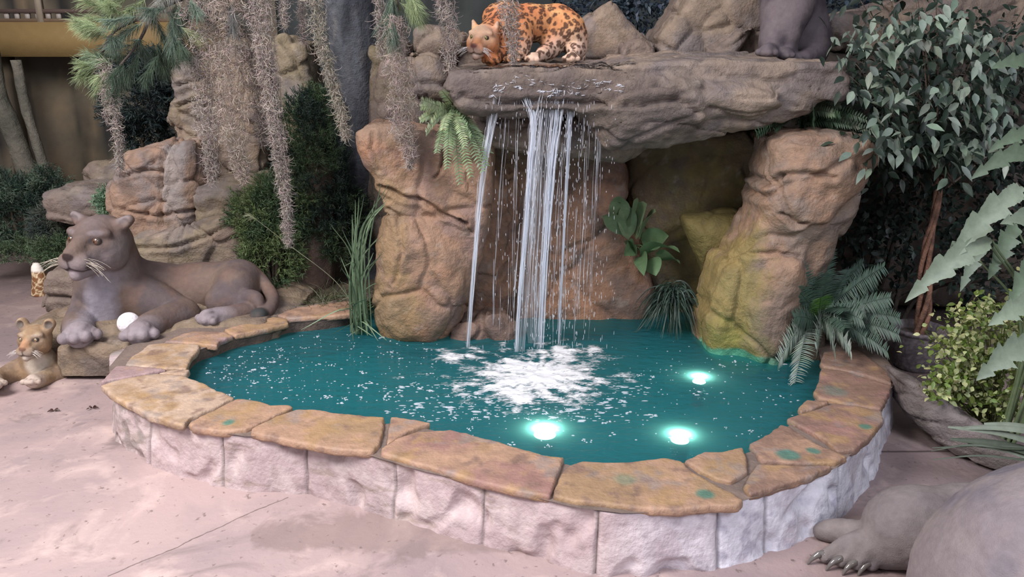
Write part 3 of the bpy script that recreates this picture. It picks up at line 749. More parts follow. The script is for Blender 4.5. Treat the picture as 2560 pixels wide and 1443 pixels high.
# ------------------------------------------------------------------ rocks
TANR, ORG, GRY, OLV, DRK, OCR = (0.40, 0.25, 0.155), (0.40, 0.215, 0.12), (0.24, 0.205, 0.185), (0.22, 0.18, 0.10), (0.13, 0.10, 0.085), (0.34, 0.24, 0.09)
def rock(name, label, layers, style, pal, h=0.014, seed=1, spots=(), parent=None, cat='rock', group=None, kind=None, amp=1.0, k=0.06, ground=None, cracks=()):
    """layers: dicts for slab() or ('ball', centre, radii)"""
    los, his = [], []
    for L in layers:
        if L[0] == 'ball': los.append(L[1] - np.array(L[2])); his.append(L[1] + np.array(L[2]))
        else:
            pl = px_poly(L[0], L[1]); T = L[2]; kw = L[3] if len(L) > 3 else {}
            ex = abs(kw.get('tx', 0)) * (max(p[0] for p in pl) - min(p[0] for p in pl)) + abs(kw.get('tz', 0)) * (max(p[1] for p in pl) - min(p[1] for p in pl))
            sh = abs(kw.get('shear', 0)) * (T + ex)
            los.append(np.array([min(p[0] for p in pl), L[1] - T - ex / 2, min(p[1] for p in pl) - sh])); his.append(np.array([max(p[0] for p in pl), L[1] + T + ex / 2, max(p[1] for p in pl) + sh]))
    lo = np.min(los, 0) - 0.07; hi = np.max(his, 0) + 0.07
    if ground is not None: lo[2] = max(lo[2], ground)
    F = Field(lo, hi, h)
    for L in layers:
        if L[0] == 'ball': F.ball(L[1], L[2], k)
        else: slab(F, L[0], L[1], L[2], k=k, **(L[3] if len(L) > 3 else {}))
    V, Q = F.mesh(2)
    N_ = vnormals(V, Q)
    Wp = V + 0.08 * np.stack([fbm(V, 2.5, 2, seed + 40), fbm(V, 2.5, 2, seed + 41), fbm(V, 2.5, 2, seed + 42)], -1)
    if style == 'smooth':
        f1, f2, _ = worley(Wp, 2.0, seed); e = f2 - f1
        d = 0.045 * fbm(V, 2.2, 3, seed) + 0.012 * ridged(V, 6, 3, seed + 5) - 0.030 * np.exp(-(e / 0.045) ** 2) + 0.01 * fbm(V, 14, 3, seed + 9)
        f1, f2, _ = worley(Wp + 3, 6.5, seed + 7); e2 = f2 - f1; m_ = np.clip(fbm(V, 2, 2, seed + 12) * 4, 0, 1); d -= 0.008 * m_ * np.exp(-(e2 / 0.05) ** 2)
    elif style == 'strata':
        S = Wp * np.array([1.0, 1.0, 6.5]) + np.array([0, 0, 1]) * (Wp[:, :1] * 0.5)
        d = 0.045 * fbm(S * 0.6, 1.3, 3, seed) + 0.018 * (ridged(S, 1.8, 4, seed + 3) - 0.5) + 0.011 * fbm(V, 14, 3, seed + 9)
        f1, f2, _ = worley(S, 1.5, seed); d -= 0.02 * np.exp(-((f2 - f1) / 0.06) ** 2)
    else:  # blocky
        f1, f2, cid = worley(Wp, 3.4, seed); e = f2 - f1
        lv = (cid % 17) / 17.0 - 0.5
        d = 0.05 * lv * np.clip(e / 0.12, 0, 1) - 0.035 * np.exp(-(e / 0.06) ** 2) + 0.035 * fbm(V, 3, 3, seed + 2) + 0.012 * fbm(V * np.array([1, 1, 2.5]), 11, 3, seed + 9)
    d = d * amp
    for pts, Yc, wd, dp in cracks:
        C = np.array([at(x, y, Yc) for x, y in pts]); best = np.full(len(V), 9.0)
        X2 = V[:, [0, 2]] + 0.012 * np.stack([fbm(V, 12, 2, 3), fbm(V, 12, 2, 4)], -1)
        for a_, b_ in zip(C[:-1, [0, 2]], C[1:, [0, 2]]):
            t = np.clip(((X2 - a_) @ (b_ - a_)) / max((b_ - a_) @ (b_ - a_), 1e-9), 0, 1); best = np.minimum(best, np.linalg.norm(X2 - a_ - t[:, None] * (b_ - a_), axis=1))
        front = (N_[:, 1] < 0.3)
        d = d - dp * np.exp(-(best / wd) ** 2) * front + 0.35 * dp * np.exp(-((best - 2.2 * wd) / (1.4 * wd)) ** 2) * front
    V = V + N_ * d[:, None]
    if ground is not None: V[:, 2] = np.maximum(V[:, 2], ground)
    c = paint(V, pal[0], (pal[1], 1.8, 0.0, 0.4), (pal[2], 3.2, 0.12, 0.3, 0.8), ((pal[3] if len(pal) > 3 else DRK), 7, 0.25, 0.2, 0.55), ((0.45, 0.38, 0.30), 12, 0.33, 0.12, 0.35), seed=seed)
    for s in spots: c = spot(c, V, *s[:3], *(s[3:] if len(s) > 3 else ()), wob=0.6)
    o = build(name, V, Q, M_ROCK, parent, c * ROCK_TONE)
    if parent is None: tag(o, label, cat, group, kind)
    return o

WET = (0.11, 0.08, 0.065)
# left pillar under the ledge
rock('standing_rock', 'tan orange sculpted rock pillar left of the waterfall, flat topped with cracks', [
    ([(905, 322), (930, 303), (1000, 306), (1100, 318), (1230, 330), (1235, 480), (1215, 620), (1160, 740), (1125, 815), (1095, 850), (1030, 848), (975, 835), (950, 790), (948, 700), (958, 600), (985, 520), (965, 470), (940, 420), (917, 370)], 4.95, 0.26, dict(r=0.09, tz=-0.05)),
    ([(985, 520), (1100, 545), (1160, 600), (1190, 700), (1140, 800), (1090, 850), (1000, 850), (952, 800), (950, 690), (960, 600)], 4.80, 0.20, dict(r=0.18)),
], 'smooth', (TANR, ORG, (0.30, 0.20, 0.16), (0.24, 0.16, 0.12)), h=0.011, seed=3, amp=0.8,
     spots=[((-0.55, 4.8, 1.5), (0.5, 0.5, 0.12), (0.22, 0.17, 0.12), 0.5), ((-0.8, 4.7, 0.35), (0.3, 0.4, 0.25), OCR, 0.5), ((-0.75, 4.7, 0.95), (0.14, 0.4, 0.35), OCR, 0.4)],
     cracks=[([(955, 465), (1005, 488), (1060, 500), (1110, 535), (1165, 555)], 4.7, 0.012, 0.04), ([(1108, 378), (1100, 430), (1085, 445)], 4.7, 0.008, 0.03), ([(1165, 430), (1170, 470)], 4.7, 0.006, 0.02), ([(975, 520), (1000, 540), (1010, 620), (990, 700)], 4.7, 0.012, 0.02), ([(1150, 545), (1180, 580)], 4.7, 0.01, 0.03), ([(940, 330), (935, 370), (955, 420)], 4.75, 0.01, 0.02)])
# rock between the pillar and the cave, wet behind the water
rock('wet_rock', 'wet reddish brown rock face directly behind the falling water', [
    ([(1190, 300), (1560, 330), (1560, 470), (1540, 520), (1580, 560), (1600, 640), (1620, 700), (1612, 790), (1500, 805), (1180, 800), (1150, 700), (1200, 560)], 5.42, 0.30, dict(r=0.10, tz=0.06)),
    ([(1150, 560), (1210, 420), (1290, 440), (1310, 640), (1290, 800), (1120, 810)], 5.18, 0.22, dict(r=0.15)),
], 'smooth', ((0.28, 0.165, 0.11), ORG, (0.20, 0.14, 0.11), WET), h=0.016, seed=9, amp=0.9,
     spots=[((0.1, 5.0, 1.35), (0.6, 0.6, 0.25), OLV, 0.5)],
     cracks=[([(1165, 440), (1200, 470), (1210, 520)], 5.0, 0.012, 0.03), ([(1200, 680), (1240, 690), (1270, 650)], 5.0, 0.012, 0.03), ([(1270, 430), (1280, 560), (1265, 640)], 5.0, 0.01, 0.03)])
rock('splash_rock', 'low wet brown rock at the water line under the left stream', [
    ([(1110, 845), (1130, 805), (1165, 785), (1215, 768), (1260, 775), (1290, 800), (1300, 845), (1290, 870), (1120, 870)], 4.86, 0.18, dict(r=0.1))],
    'blocky', ((0.24, 0.16, 0.12), (0.30, 0.20, 0.14), WET), h=0.012, seed=14)
# cave wall right of the falls
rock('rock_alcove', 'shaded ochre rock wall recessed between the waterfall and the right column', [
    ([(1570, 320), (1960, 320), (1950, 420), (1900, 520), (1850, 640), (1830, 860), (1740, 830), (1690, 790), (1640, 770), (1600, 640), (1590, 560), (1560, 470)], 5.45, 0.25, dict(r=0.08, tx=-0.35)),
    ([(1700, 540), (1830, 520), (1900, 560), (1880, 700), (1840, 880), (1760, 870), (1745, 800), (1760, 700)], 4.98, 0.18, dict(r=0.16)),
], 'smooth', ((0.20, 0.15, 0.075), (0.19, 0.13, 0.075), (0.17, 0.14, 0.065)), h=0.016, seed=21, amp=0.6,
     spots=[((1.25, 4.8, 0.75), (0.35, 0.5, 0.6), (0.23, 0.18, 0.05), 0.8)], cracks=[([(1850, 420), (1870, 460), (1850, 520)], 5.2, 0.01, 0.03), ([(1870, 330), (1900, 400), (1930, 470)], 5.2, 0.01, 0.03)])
# right column leaning over the pool
rock('leaning_rock', 'tall tan rock column at the right, leaning out with its foot in the pool', [
    ([(1905, 345), (1960, 328), (2060, 322), (2130, 332), (2158, 350), (2150, 400), (2125, 470), (2095, 540), (2060, 600), (2030, 680), (2010, 760), (1990, 850), (1965, 930), (1900, 945), (1830, 925), (1780, 905), (1750, 870), (1748, 800), (1762, 720), (1790, 650), (1840, 600), (1880, 520), (1895, 430)], 4.62, 0.27, dict(r=0.11, tz=-0.08)),
    ([(1900, 640), (2000, 600), (2010, 700), (1985, 850), (1960, 920), (1880, 930), (1840, 850), (1850, 740)], 4.45, 0.2, dict(r=0.18)),
    ([(1960, 340), (2140, 345), (2120, 450), (2060, 560), (1950, 600), (1910, 500)], 4.5, 0.24, dict(r=0.13)),
], 'smooth', (TANR, (0.33, 0.225, 0.15), (0.27, 0.21, 0.16), (0.22, 0.17, 0.14)), h=0.012, seed=33, amp=0.85,
     spots=[(at(1800, 750, 4.4), (0.22, 0.5, 0.55), (0.32, 0.25, 0.06), 0.7), (at(1850, 900, 4.3), (0.2, 0.4, 0.2), (0.34, 0.30, 0.07), 0.7), ((1.45, 4.2, 0.19), (0.6, 0.6, 0.045), (0.10, 0.45, 0.28), 0.9, 0.3), (at(1940, 820, 4.3), (0.14, 0.4, 0.22), (0.20, 0.15, 0.12), 0.6)],
     cracks=[([(1905, 470), (1940, 465), (1960, 440), (2010, 430), (2075, 440)], 4.3, 0.014, 0.03), ([(1960, 440), (1950, 480), (1915, 520)], 4.3, 0.01, 0.03), ([(1960, 530), (1990, 560), (2010, 555)], 4.3, 0.01, 0.03), ([(1890, 650), (1950, 640), (2010, 650)], 4.25, 0.012, 0.02), ([(1990, 355), (2060, 360), (2090, 350)], 4.3, 0.01, 0.02)])

# the ledge that carries the waterfall and the jaguar
ledge = rock('rock_ledge', 'broad layered grey tan rock ledge the waterfall pours from', [
    ([(1130, 200), (1140, 172), (1240, 160), (1420, 158), (1700, 140), (2030, 142), (2035, 200), (2020, 230), (1900, 240), (1700, 235), (1500, 250), (1300, 250), (1170, 245)], 5.05, 0.62, dict(r=0.045, shear=0.02)),
    ([(1150, 235), (1250, 232), (1400, 228), (1520, 232), (1620, 190), (1760, 178), (1850, 190), (1930, 205), (2010, 245), (1990, 280), (1920, 300), (1850, 315), (1740, 345), (1640, 358), (1520, 362), (1470, 320), (1440, 285), (1250, 285), (1165, 278)], 4.72, 0.30, dict(r=0.10)),
    ([(1480, 240), (1600, 200), (1740, 190), (1780, 260), (1740, 320), (1640, 350), (1530, 355), (1490, 320)], 4.52, 0.22, dict(r=0.14)),
    ([(1760, 200), (1840, 205), (1930, 225), (1940, 260), (1860, 290), (1770, 290), (1740, 240)], 4.50, 0.20, dict(r=0.10)),
    ([(1530, 155), (1650, 150), (1960, 148), (1960, 178), (1800, 185), (1560, 180)], 4.95, 0.40, dict(r=0.03, shear=0.12)),
    ([(1150, 270), (1300, 290), (1480, 300), (1620, 350), (1560, 400), (1300, 380), (1160, 350)], 5.1, 0.30, dict(r=0.1)),
], 'strata', ((0.27, 0.215, 0.165), (0.34, 0.26, 0.185), (0.19, 0.16, 0.145), (0.13, 0.105, 0.09)), h=0.015, seed=44, k=0.035,
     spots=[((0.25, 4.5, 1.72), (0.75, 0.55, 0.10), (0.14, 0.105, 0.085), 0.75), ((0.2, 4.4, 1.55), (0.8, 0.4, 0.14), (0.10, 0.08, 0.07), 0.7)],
     cracks=[([(1150, 245), (1250, 262), (1400, 258), (1500, 262), (1620, 215), (1700, 215)], 4.3, 0.014, 0.04), ([(1500, 262), (1600, 270), (1700, 250), (1760, 290)], 4.2, 0.012, 0.03)])
def bvh(o):
    me = o.data; off = wpos(o)
    return BVHTree.FromPolygons([v.co + off for v in me.vertices], [tuple(p.vertices) for p in me.polygons])
LB = bvh(ledge)
def top_z(tree, x, y, z0=4.0, default=0.0):
    h_ = tree.ray_cast(Vector((x, y, z0)), Vector((0, 0, -1)))
    return h_[0].z if h_[0] is not None else default

# rocks standing on and behind the ledge
BR = (0.26, 0.20, 0.155); BR2 = (0.33, 0.25, 0.17)
ups = [
 ('tall jagged grey tan boulder standing just right of the jaguar', [(1440, 60), (1475, 30), (1525, 0), (1560, 50), (1590, 80), (1620, 110), (1625, 155), (1440, 165), (1415, 110)], 5.9, 0.28, 51),
 ('small angular boulder wedged at the foot of the jagged one', [(1545, 100), (1600, 88), (1640, 110), (1650, 155), (1550, 160)], 5.65, 0.16, 52),
 ('huge tan boulder rising out of view above the ledge', [(1640, 160), (1620, 115), (1650, 60), (1690, 0), (1710, -80), (1880, -90), (1900, 10), (1890, 90), (1870, 160)], 6.1, 0.4, 53),
 ('low rounded tan boulder lying before the huge one', [(1760, 120), (1800, 95), (1850, 60), (1880, 70), (1850, 110), (1830, 150), (1770, 155)], 5.7, 0.14, 54),
 ('square cut tan boulder beside the dark seated cat', [(1860, 70), (1950, 50), (1960, 100), (1940, 160), (1865, 160)], 5.95, 0.2, 55),
 ('flat tan boulder behind the dark seated cat', [(2040, 40), (2150, 30), (2300, 30), (2330, 90), (2280, 130), (2080, 140), (2040, 120)], 6.0, 0.3, 56),
 ('brown boulder at the top right behind the leafy tree', [(2180, 10), (2400, -20), (2560, 0), (2620, 120), (2400, 160), (2200, 110)], 6.3, 0.3, 57),
 ('pale boulder with a grooved top left of the jaguar', [(1040, 75), (1060, 62), (1115, 66), (1160, 80), (1150, 130), (1085, 145), (1040, 130)], 5.9, 0.2, 58),
 ('rounded boulder left of the ledge, half behind hanging moss', [(1030, 145), (1075, 132), (1100, 150), (1125, 180), (1140, 250), (1030, 245)], 5.6, 0.2, 59),
 ('little round stone perched between two boulders left of the ledge', [(1018, 130), (1035, 122), (1050, 132), (1048, 150), (1020, 150)], 5.5, 0.05, 60),
 ('big block under the rounded boulder left of the ledge', [(960, 150), (1030, 140), (1110, 190), (1140, 240), (1150, 320), (940, 310), (940, 220)], 5.75, 0.25, 61),
 ('narrow olive block in the gap between tree trunk and ledge', [(935, 120), (990, 60), (1030, 110), (1020, 200), (1000, 320), (938, 315)], 6.0, 0.25, 62),
 ('dark boulder in the gap between jaguar and pale boulder', [(1140, 100), (1200, 75), (1260, 100), (1260, 175), (1150, 190)], 6.0, 0.2, 63),
]
for lab, pts, Y_, T_, sd in ups:
    cl = (BR2, BR, GRY) if sd in (53, 54, 56) else ((OLV, BR, GRY) if sd in (62, 61) else (BR, BR2, GRY))
    rock('boulder', lab, [(pts, Y_, T_, dict(r=min(0.08, T_ * 0.6)))], 'blocky', cl, h=0.018, seed=sd, group='boulders on and beside the waterfall ledge', amp=0.8)
# heap that carries those boulders behind the ledge
rock('rock_mass', 'broad brown rock mass behind the ledge carrying the boulders', [([(930, 250), (1160, 150), (1500, 150), (2300, 120), (2620, 150), (2600, 700), (2300, 760), (2000, 700), (1600, 600), (950, 600)], 6.15, 0.45, dict(r=0.2))], 'blocky', ((0.15, 0.12, 0.09), (0.18, 0.14, 0.10), (0.09, 0.08, 0.07)), h=0.035, seed=70, ground=0.0)

# left rock tower and the rocks around it
OL2 = (0.30, 0.24, 0.15)
rock('rock_tower', 'tall olive tan rock tower behind the curtain of hanging moss', [
    ([(438, 180), (462, 150), (505, 140), (560, 100), (640, 105), (675, 130), (690, 250), (690, 430), (560, 460), (455, 420), (470, 330), (440, 290), (450, 230)], 6.35, 0.3, dict(r=0.14)),
], 'blocky', (OL2, (0.34, 0.25, 0.17), GRY), h=0.018, seed=81, amp=1.2, cracks=[([(440, 215), (480, 205), (520, 190)], 6.1, 0.012, 0.05), ([(445, 265), (500, 245), (520, 240)], 6.1, 0.012, 0.05), ([(490, 150), (500, 260), (505, 360)], 6.1, 0.01, 0.04)])
rock('rock_tower', 'second olive rock tower between hanging moss and the big trunk', [
    ([(690, 105), (715, 88), (745, 90), (765, 105), (780, 95), (800, 200), (820, 320), (830, 480), (700, 480), (690, 300), (695, 200)], 6.5, 0.28, dict(r=0.12))], 'blocky', (OLV, OL2, GRY), h=0.02, seed=82, amp=1.2)
rock('boulder', 'big rounded tan boulder behind the lioness head', [
    ([(300, 450), (320, 425), (350, 372), (420, 352), (470, 350), (520, 340), (540, 450), (530, 560), (520, 640), (340, 640), (315, 560), (298, 500)], 6.05, 0.34, dict(r=0.15))], 'blocky', ((0.34, 0.245, 0.17), (0.36, 0.23, 0.15), GRY), h=0.016, seed=83, amp=1.1, group='boulders behind the lioness',
     spots=[(at(435, 440, 5.75), (0.10, 0.3, 0.32), (0.40, 0.38, 0.35), 0.6)], cracks=[([(415, 360), (412, 480), (420, 560)], 5.8, 0.014, 0.05), ([(300, 440), (360, 425), (415, 425)], 5.8, 0.012, 0.04), ([(320, 520), (400, 535), (500, 520)], 5.8, 0.012, 0.04)])
rock('boulder', 'layered olive boulder right of the moss curtain, above the lioness back', [
    ([(510, 470), (540, 440), (600, 430), (660, 430), (700, 470), (710, 560), (640, 620), (540, 600), (510, 540)], 5.95, 0.28, dict(r=0.12))], 'strata', (OL2, (0.30, 0.235, 0.16), GRY), h=0.016, seed=84, group='boulders behind the lioness')
rock('boulder', 'wide cracked boulder directly behind the lioness shoulders', [
    ([(330, 600), (360, 580), (470, 560), (560, 530), (620, 545), (650, 620), (690, 700), (640, 760), (400, 745), (330, 690)], 5.72, 0.2, dict(r=0.12))], 'blocky', ((0.32, 0.235, 0.17), OL2, (0.24, 0.20, 0.17)), h=0.014, seed=85, group='boulders behind the lioness', cracks=[([(330, 622), (440, 620), (520, 590), (600, 540)], 5.5, 0.012, 0.04), ([(455, 560), (450, 600), (470, 660)], 5.5, 0.01, 0.03)])
rock('boulder', 'low dark boulder far left behind the white sign', [
    ([(215, 425), (250, 402), (310, 408), (330, 440), (320, 475), (225, 465)], 6.9, 0.2, dict(r=0.1))], 'blocky', (BR, OL2, GRY), h=0.02, seed=86, group='boulders behind the lioness')
rock('boulder', 'flat grey ledge stone holding the white sign', [
    ([(140, 470), (220, 455), (320, 462), (330, 520), (250, 560), (150, 540)], 6.5, 0.25, dict(r=0.08))], 'strata', (BR, (0.27, 0.23, 0.18), GRY), h=0.018, seed=87, group='boulders behind the lioness')
rock('boulder', 'squat brown stone between the small patterned cone and the lioness', [
    ([(128, 690), (140, 670), (180, 662), (225, 672), (235, 760), (175, 775), (120, 760)], 5.35, 0.16, dict(r=0.06))], 'blocky', ((0.25, 0.195, 0.15), BR, OLV), h=0.012, seed=88, group='boulders behind the lioness')
# plinth of the lioness
plinth = rock('rock_plinth', 'flat topped brown rock plinth the lioness lies on', [
    ([(165, 852), (190, 846), (280, 842), (420, 838), (470, 842), (470, 930), (420, 960), (300, 975), (230, 978), (180, 950), (165, 900)], 4.62, 0.14, dict(r=0.05)),
    ([(160, 760), (190, 752), (420, 748), (700, 742), (760, 756), (740, 850), (600, 880), (300, 930), (170, 905)], 5.25, 0.56, dict(r=0.05))],
    'blocky', ((0.27, 0.195, 0.13), (0.31, 0.235, 0.15), (0.20, 0.16, 0.13), (0.14, 0.11, 0.09)), h=0.016, seed=90, amp=0.4, ground=0.0, k=0.04)
PB = bvh(plinth)
# planted soil behind the pool
sx_, sy_ = np.meshgrid(np.arange(-3.0, 2.6, 0.05), np.arange(4.9, 7.2, 0.05), indexing='ij')
Pm = np.stack([sx_, sy_, 0 * sx_], -1).reshape(-1, 3)
hz = 0.20 + 0.04 * fbm(Pm, 3, 3, 4) + np.clip(sy_.reshape(-1) - 5.3, 0, 2) * 0.06
inside = poly_sdf(sx_[:, :1], sy_[:1, :], np.vstack([IN, [[1.6, 5.6]], [[-0.6, 5.6]]]).tolist()).reshape(-1)
hz = np.where(inside < 0.06, 0.0, hz)
hz = hz * np.clip((sx_.reshape(-1) + 3.0) / 0.3, 0, 1)
Pm[:, 2] = hz + 0.002
n1, n2 = sx_.shape; i = np.arange(n1 - 1)[:, None] * n2 + np.arange(n2 - 1)[None]
Q = np.stack([i, i + n2, i + n2 + 1, i + 1], -1).reshape(-1, 4); Q = Q[(inside[Q] > -0.05).all(1)]
soil = build('planting_ground', Pm, Q, M_ROCK, None, paint(Pm, (0.12, 0.09, 0.065), ((0.08, 0.07, 0.05), 3, 0, 0.3), ((0.20, 0.15, 0.11), 9, 0.2, 0.2)))
tag(soil, kind='structure')
# curb rock at the lower right
rock('edging_rock', 'low grey brown edging rock beside the variegated plant at the right', [
    ([(2290, 975), (2340, 985), (2420, 1040), (2500, 1090), (2560, 1130), (2600, 1200), (2480, 1180), (2400, 1150), (2350, 1110), (2300, 1060)], 3.55, 0.14, dict(r=0.06, tx=-0.9))],
    'strata', (GRY, (0.27, 0.22, 0.20), (0.16, 0.14, 0.12)), h=0.014, seed=95, amp=0.6, ground=0.0)

# ------------------------------------------------------------------ animals (statues)
def B(px, py, Y, r):
    p = at(px, py, Y); return p, size_at(p, r)
def paw(F, heel, toe, w, hgt, ntoes=4, k=0.012, spread=0.9, up=None, lift=0.0):
    """paw solid: pad block plus separate round toes at the front. heel/toe world points; w half width; hgt half height"""
    heel = np.array(heel, float); toe = np.array(toe, float); d = nrm(toe - heel); s = nrm(np.cross(d, [0, 0, 1])); 
    F.cap(heel, heel * 0.35 + toe * 0.65, w * 0.78, w * 0.86, k * 2)
    tips = []
    for i in range(ntoes):
        u = (i - (ntoes - 1) / 2) / ((ntoes - 1) / 2)
        a = heel * 0.45 + toe * 0.55 + s * u * w * 0.62 + np.array([0, 0, hgt * 0.25])
        b = toe + s * u * w * spread - d * abs(u) ** 2 * w * 0.40 - np.array([0, 0, hgt * 0.15]); b[2] += lift
        F.cap(a, b, w * 0.31, w * 0.33, k * 0.8); F.ball(b + np.array([0, 0, hgt * 0.10]), w * 0.35, k * 0.5)
        tips.append(b + d * w * 0.3)
    return tips
def crease(c, V, pts, w, col, st=0.8):
    best = np.full(len(V), 9.0); pts = np.array(pts)
    for a, b in zip(pts[:-1], pts[1:]):
        t = np.clip(((V - a) @ (b - a)) / max((b - a) @ (b - a), 1e-9), 0, 1); best = np.minimum(best, np.linalg.norm(V - a - t[:, None] * (b - a), axis=1))
    g = (np.exp(-(best / w) ** 2) * st)[:, None]
    return c * (1 - g) + np.array(col) * g

class Head:
    """a big cat's head in its own frame: x right (of the viewer facing it), y out of the face, z up; unit = head half width"""
    def __init__(s, c, s_, yaw, pitch=0.0, roll=0.0):
        s.c = np.array(c, float); s.s = s_
        cy, sy = math.cos(yaw), math.sin(yaw); cp, sp = math.cos(pitch), math.sin(pitch); cr, sr = math.cos(roll), math.sin(roll)
        fwd = np.array([sy * cp, -cy * cp, sp]); rt = nrm(np.cross([0, 0, 1], fwd)) ; rt = -rt if False else rt
        up = np.cross(fwd, rt); rt2 = rt * cr + up * sr; up2 = -rt * sr + up * cr
        s.M = np.stack([rt2, fwd, up2], 0)
    def p(s, x, y, z): return s.c + s.s * (np.array([x, y, z]) @ s.M)
    def inv(s, V): return ((V - s.c) @ s.M.T) / s.s
    def build(s, F, k=0.02, ears='round', muz=1.0, jowl=1.0):
        u = s.s; B_ = lambda x, y, z, r, kk=0.2, cut=False: F.ball(s.p(x, y, z), r * u, kk * u, cut)
        B_(0, -0.32, 0.02, 0.82); B_(0, 0.12, 0.12, 0.66)                       # skull, forehead
        for sd in (-1, 1):
            B_(sd * 0.46, 0.10, -0.26, 0.48 * jowl); B_(sd * 0.42, -0.15, -0.45, 0.48 * jowl)   # cheeks
            F.cap(s.p(sd * 0.24, 0.60, 0.33), s.p(sd * 0.62, 0.38, 0.36), 0.15 * u, 0.14 * u, 0.16 * u)   # brows
            F.cap(s.p(sd * 0.36, 0.52, -0.08), s.p(sd * 0.62, 0.30, -0.02), 0.20 * u, 0.18 * u, 0.14 * u) # cheek bones
        F.cap(s.p(0, 0.48, 0.24), s.p(0, 1.26 * muz, -0.20), 0.29 * u, 0.235 * u, 0.14 * u)      # bridge of the nose
        F.cap(s.p(0, 0.40, -0.28), s.p(0, 1.06 * muz, -0.46), 0.50 * u, 0.37 * u, 0.16 * u)     # muzzle
        for sd in (-1, 1):
            B_(sd * 0.22, 1.14 * muz, -0.46, 0.29, 0.08)                                         # whisker pads
        F.cap(s.p(0, 0.40, -0.66), s.p(0, 1.08 * muz, -0.88), 0.38 * u, 0.22 * u, 0.10 * u)     # jaw and chin
        F.cap(s.p(-0.30, 1.30 * muz, -0.735), s.p(0.30, 1.30 * muz, -0.735), 0.035 * u, 0.035 * u, 0.03 * u, True)   # mouth
        for sd in (-1, 1):                                                                      # eye openings
            F.cap(s.p(sd * 0.36, 0.84, 0.10), s.p(sd * 0.50, 0.76, 0.155), 0.085 * u, 0.075 * u, 0.05 * u, True)
        # ears: a thick cup
        for sd in (-1, 1):
            e0 = s.p(sd * 0.60, -0.30, 0.50)
            if ears == 'round':
                e1 = s.p(sd * 0.80, -0.32, 0.88)
                F.ball(e1, 0.34 * u, 0.14 * u); F.cap(e0, e1, 0.34 * u, 0.30 * u, 0.1 * u)
                F.ball(s.p(sd * 0.84, -0.04, 0.88), 0.23 * u, 0.06 * u, True)
            elif ears == 'flat':
                e1 = s.p(sd * 0.98, -0.30, 0.74)
                F.cap(e0, e1, 0.27 * u, 0.17 * u, 0.10 * u); F.ball(s.p(sd * 0.90, -0.06, 0.68), 0.17 * u, 0.06 * u, True)
            else:
                e1 = s.p(sd * 0.76, -0.25, 0.98)
                F.cap(e0, e1, 0.26 * u, 0.09 * u, 0.1 * u); F.ball(s.p(sd * 0.70, -0.05, 0.80), 0.13 * u, 0.05 * u, True)
    def colour(s, V, c, nose, mouth, pale, lid=(0.05, 0.04, 0.04), ear_in=None, muz=1.0):
        L = s.inv(V)
        def sp(c, x, y, z, r, col, st=1.0, soft=0.4):
            return spot(c, L, (x, y, z), r, col, st, soft)
        c = sp(c, 0, 1.0 * muz, -0.62, (0.55, 0.5, 0.42), pale, 0.75, 0.6)
        for sd in (-1, 1):
            c = sp(c, sd * 0.43, 0.70, 0.13, (0.19, 0.35, 0.115), lid, 0.85, 0.4)
            c = crease(c, L, [(sd * 0.30, 0.92, 0.06), (sd * 0.24, 1.0, -0.06)], 0.035, lid, 0.7)
            c = sp(c, sd * 0.45, 0.75, 0.40, (0.22, 0.4, 0.09), pale, 0.35, 0.5)
            if ear_in is not None: c = sp(c, sd * 0.84, -0.10, 0.85, (0.26, 0.22, 0.24), ear_in, 0.85, 0.5)
            Lf = np.where(L[:, 1:2] > 0.55, L * np.array([1, 0, 1]), 99.0)
            c = crease(c, Lf, [(0, 0, -0.62), (sd * 0.13, 0, -0.70), (sd * 0.34, 0, -0.75), (sd * 0.47, 0, -0.70), (sd * 0.53, 0, -0.60)], 0.036, mouth, 0.95)
            c = spot(c, Lf, (sd * 0.50, 0, -0.64), (0.07, 1, 0.07), mouth, 0.9, 0.6)
        c = crease(c, Lf, [(0, 0, -0.34), (0, 0, -0.64)], 0.032, mouth, 0.95)
        c = sp(c, 0, 1.48 * muz, -0.27, (0.20, 0.26, 0.13), nose, 1.0, 0.25)
        return c
    def extras(s, parent, eye=(0.35, 0.20, 0.06), whisk=None, wl=0.9, muz=1.0, seed=1, wr=0.0012):
        for sd in (-1, 1):
            F = Field(s.p(sd * 0.43, 0.58, 0.13) - 0.25 * s.s, s.p(sd * 0.43, 0.58, 0.13) + 0.25 * s.s, 0.022 * s.s)
            e = s.p(sd * 0.43, 0.585, 0.13); F.ball(e, 0.15 * s.s, 0.001)
            V, Q = F.mesh(1); L = s.inv(V); rr = np.hypot(L[:, 0] - sd * 0.42, L[:, 2] - 0.13)[:, None]
            c = np.where(rr < 0.032, np.array([0.01, 0.01, 0.01]), np.where(rr > 0.10, np.array([0.05, 0.04, 0.035]), np.array(eye)))
            build('eye', V, Q, M_EYE, parent, c)
        if whisk is not None:
            r = np.random.RandomState(seed)
            for sd in (-1, 1):
                a = Acc(); P = []
                for i in range(14):
                    b = np.array([sd * r.uniform(0.30, 0.44), 1.15 * muz + r.uniform(-0.15, 0.12), r.uniform(-0.58, -0.34)])
                    L_ = wl * r.uniform(0.6, 1.0); dx = sd * r.uniform(0.7, 1.0); dz = r.uniform(-0.25, 0.25)
                    q = [b + np.array([dx, 0.15, dz]) * L_ * t + np.array([0, 0.0, -0.35 * L_ * t * t]) for t in np.linspace(0, 1, 7)]
                    P.append([s.p(*v) for v in q])
                tubes(a, np.array(P), np.linspace(1, 0.35, 7) * wr, 3, whisk); a.done('whiskers', M_PLAIN, parent)

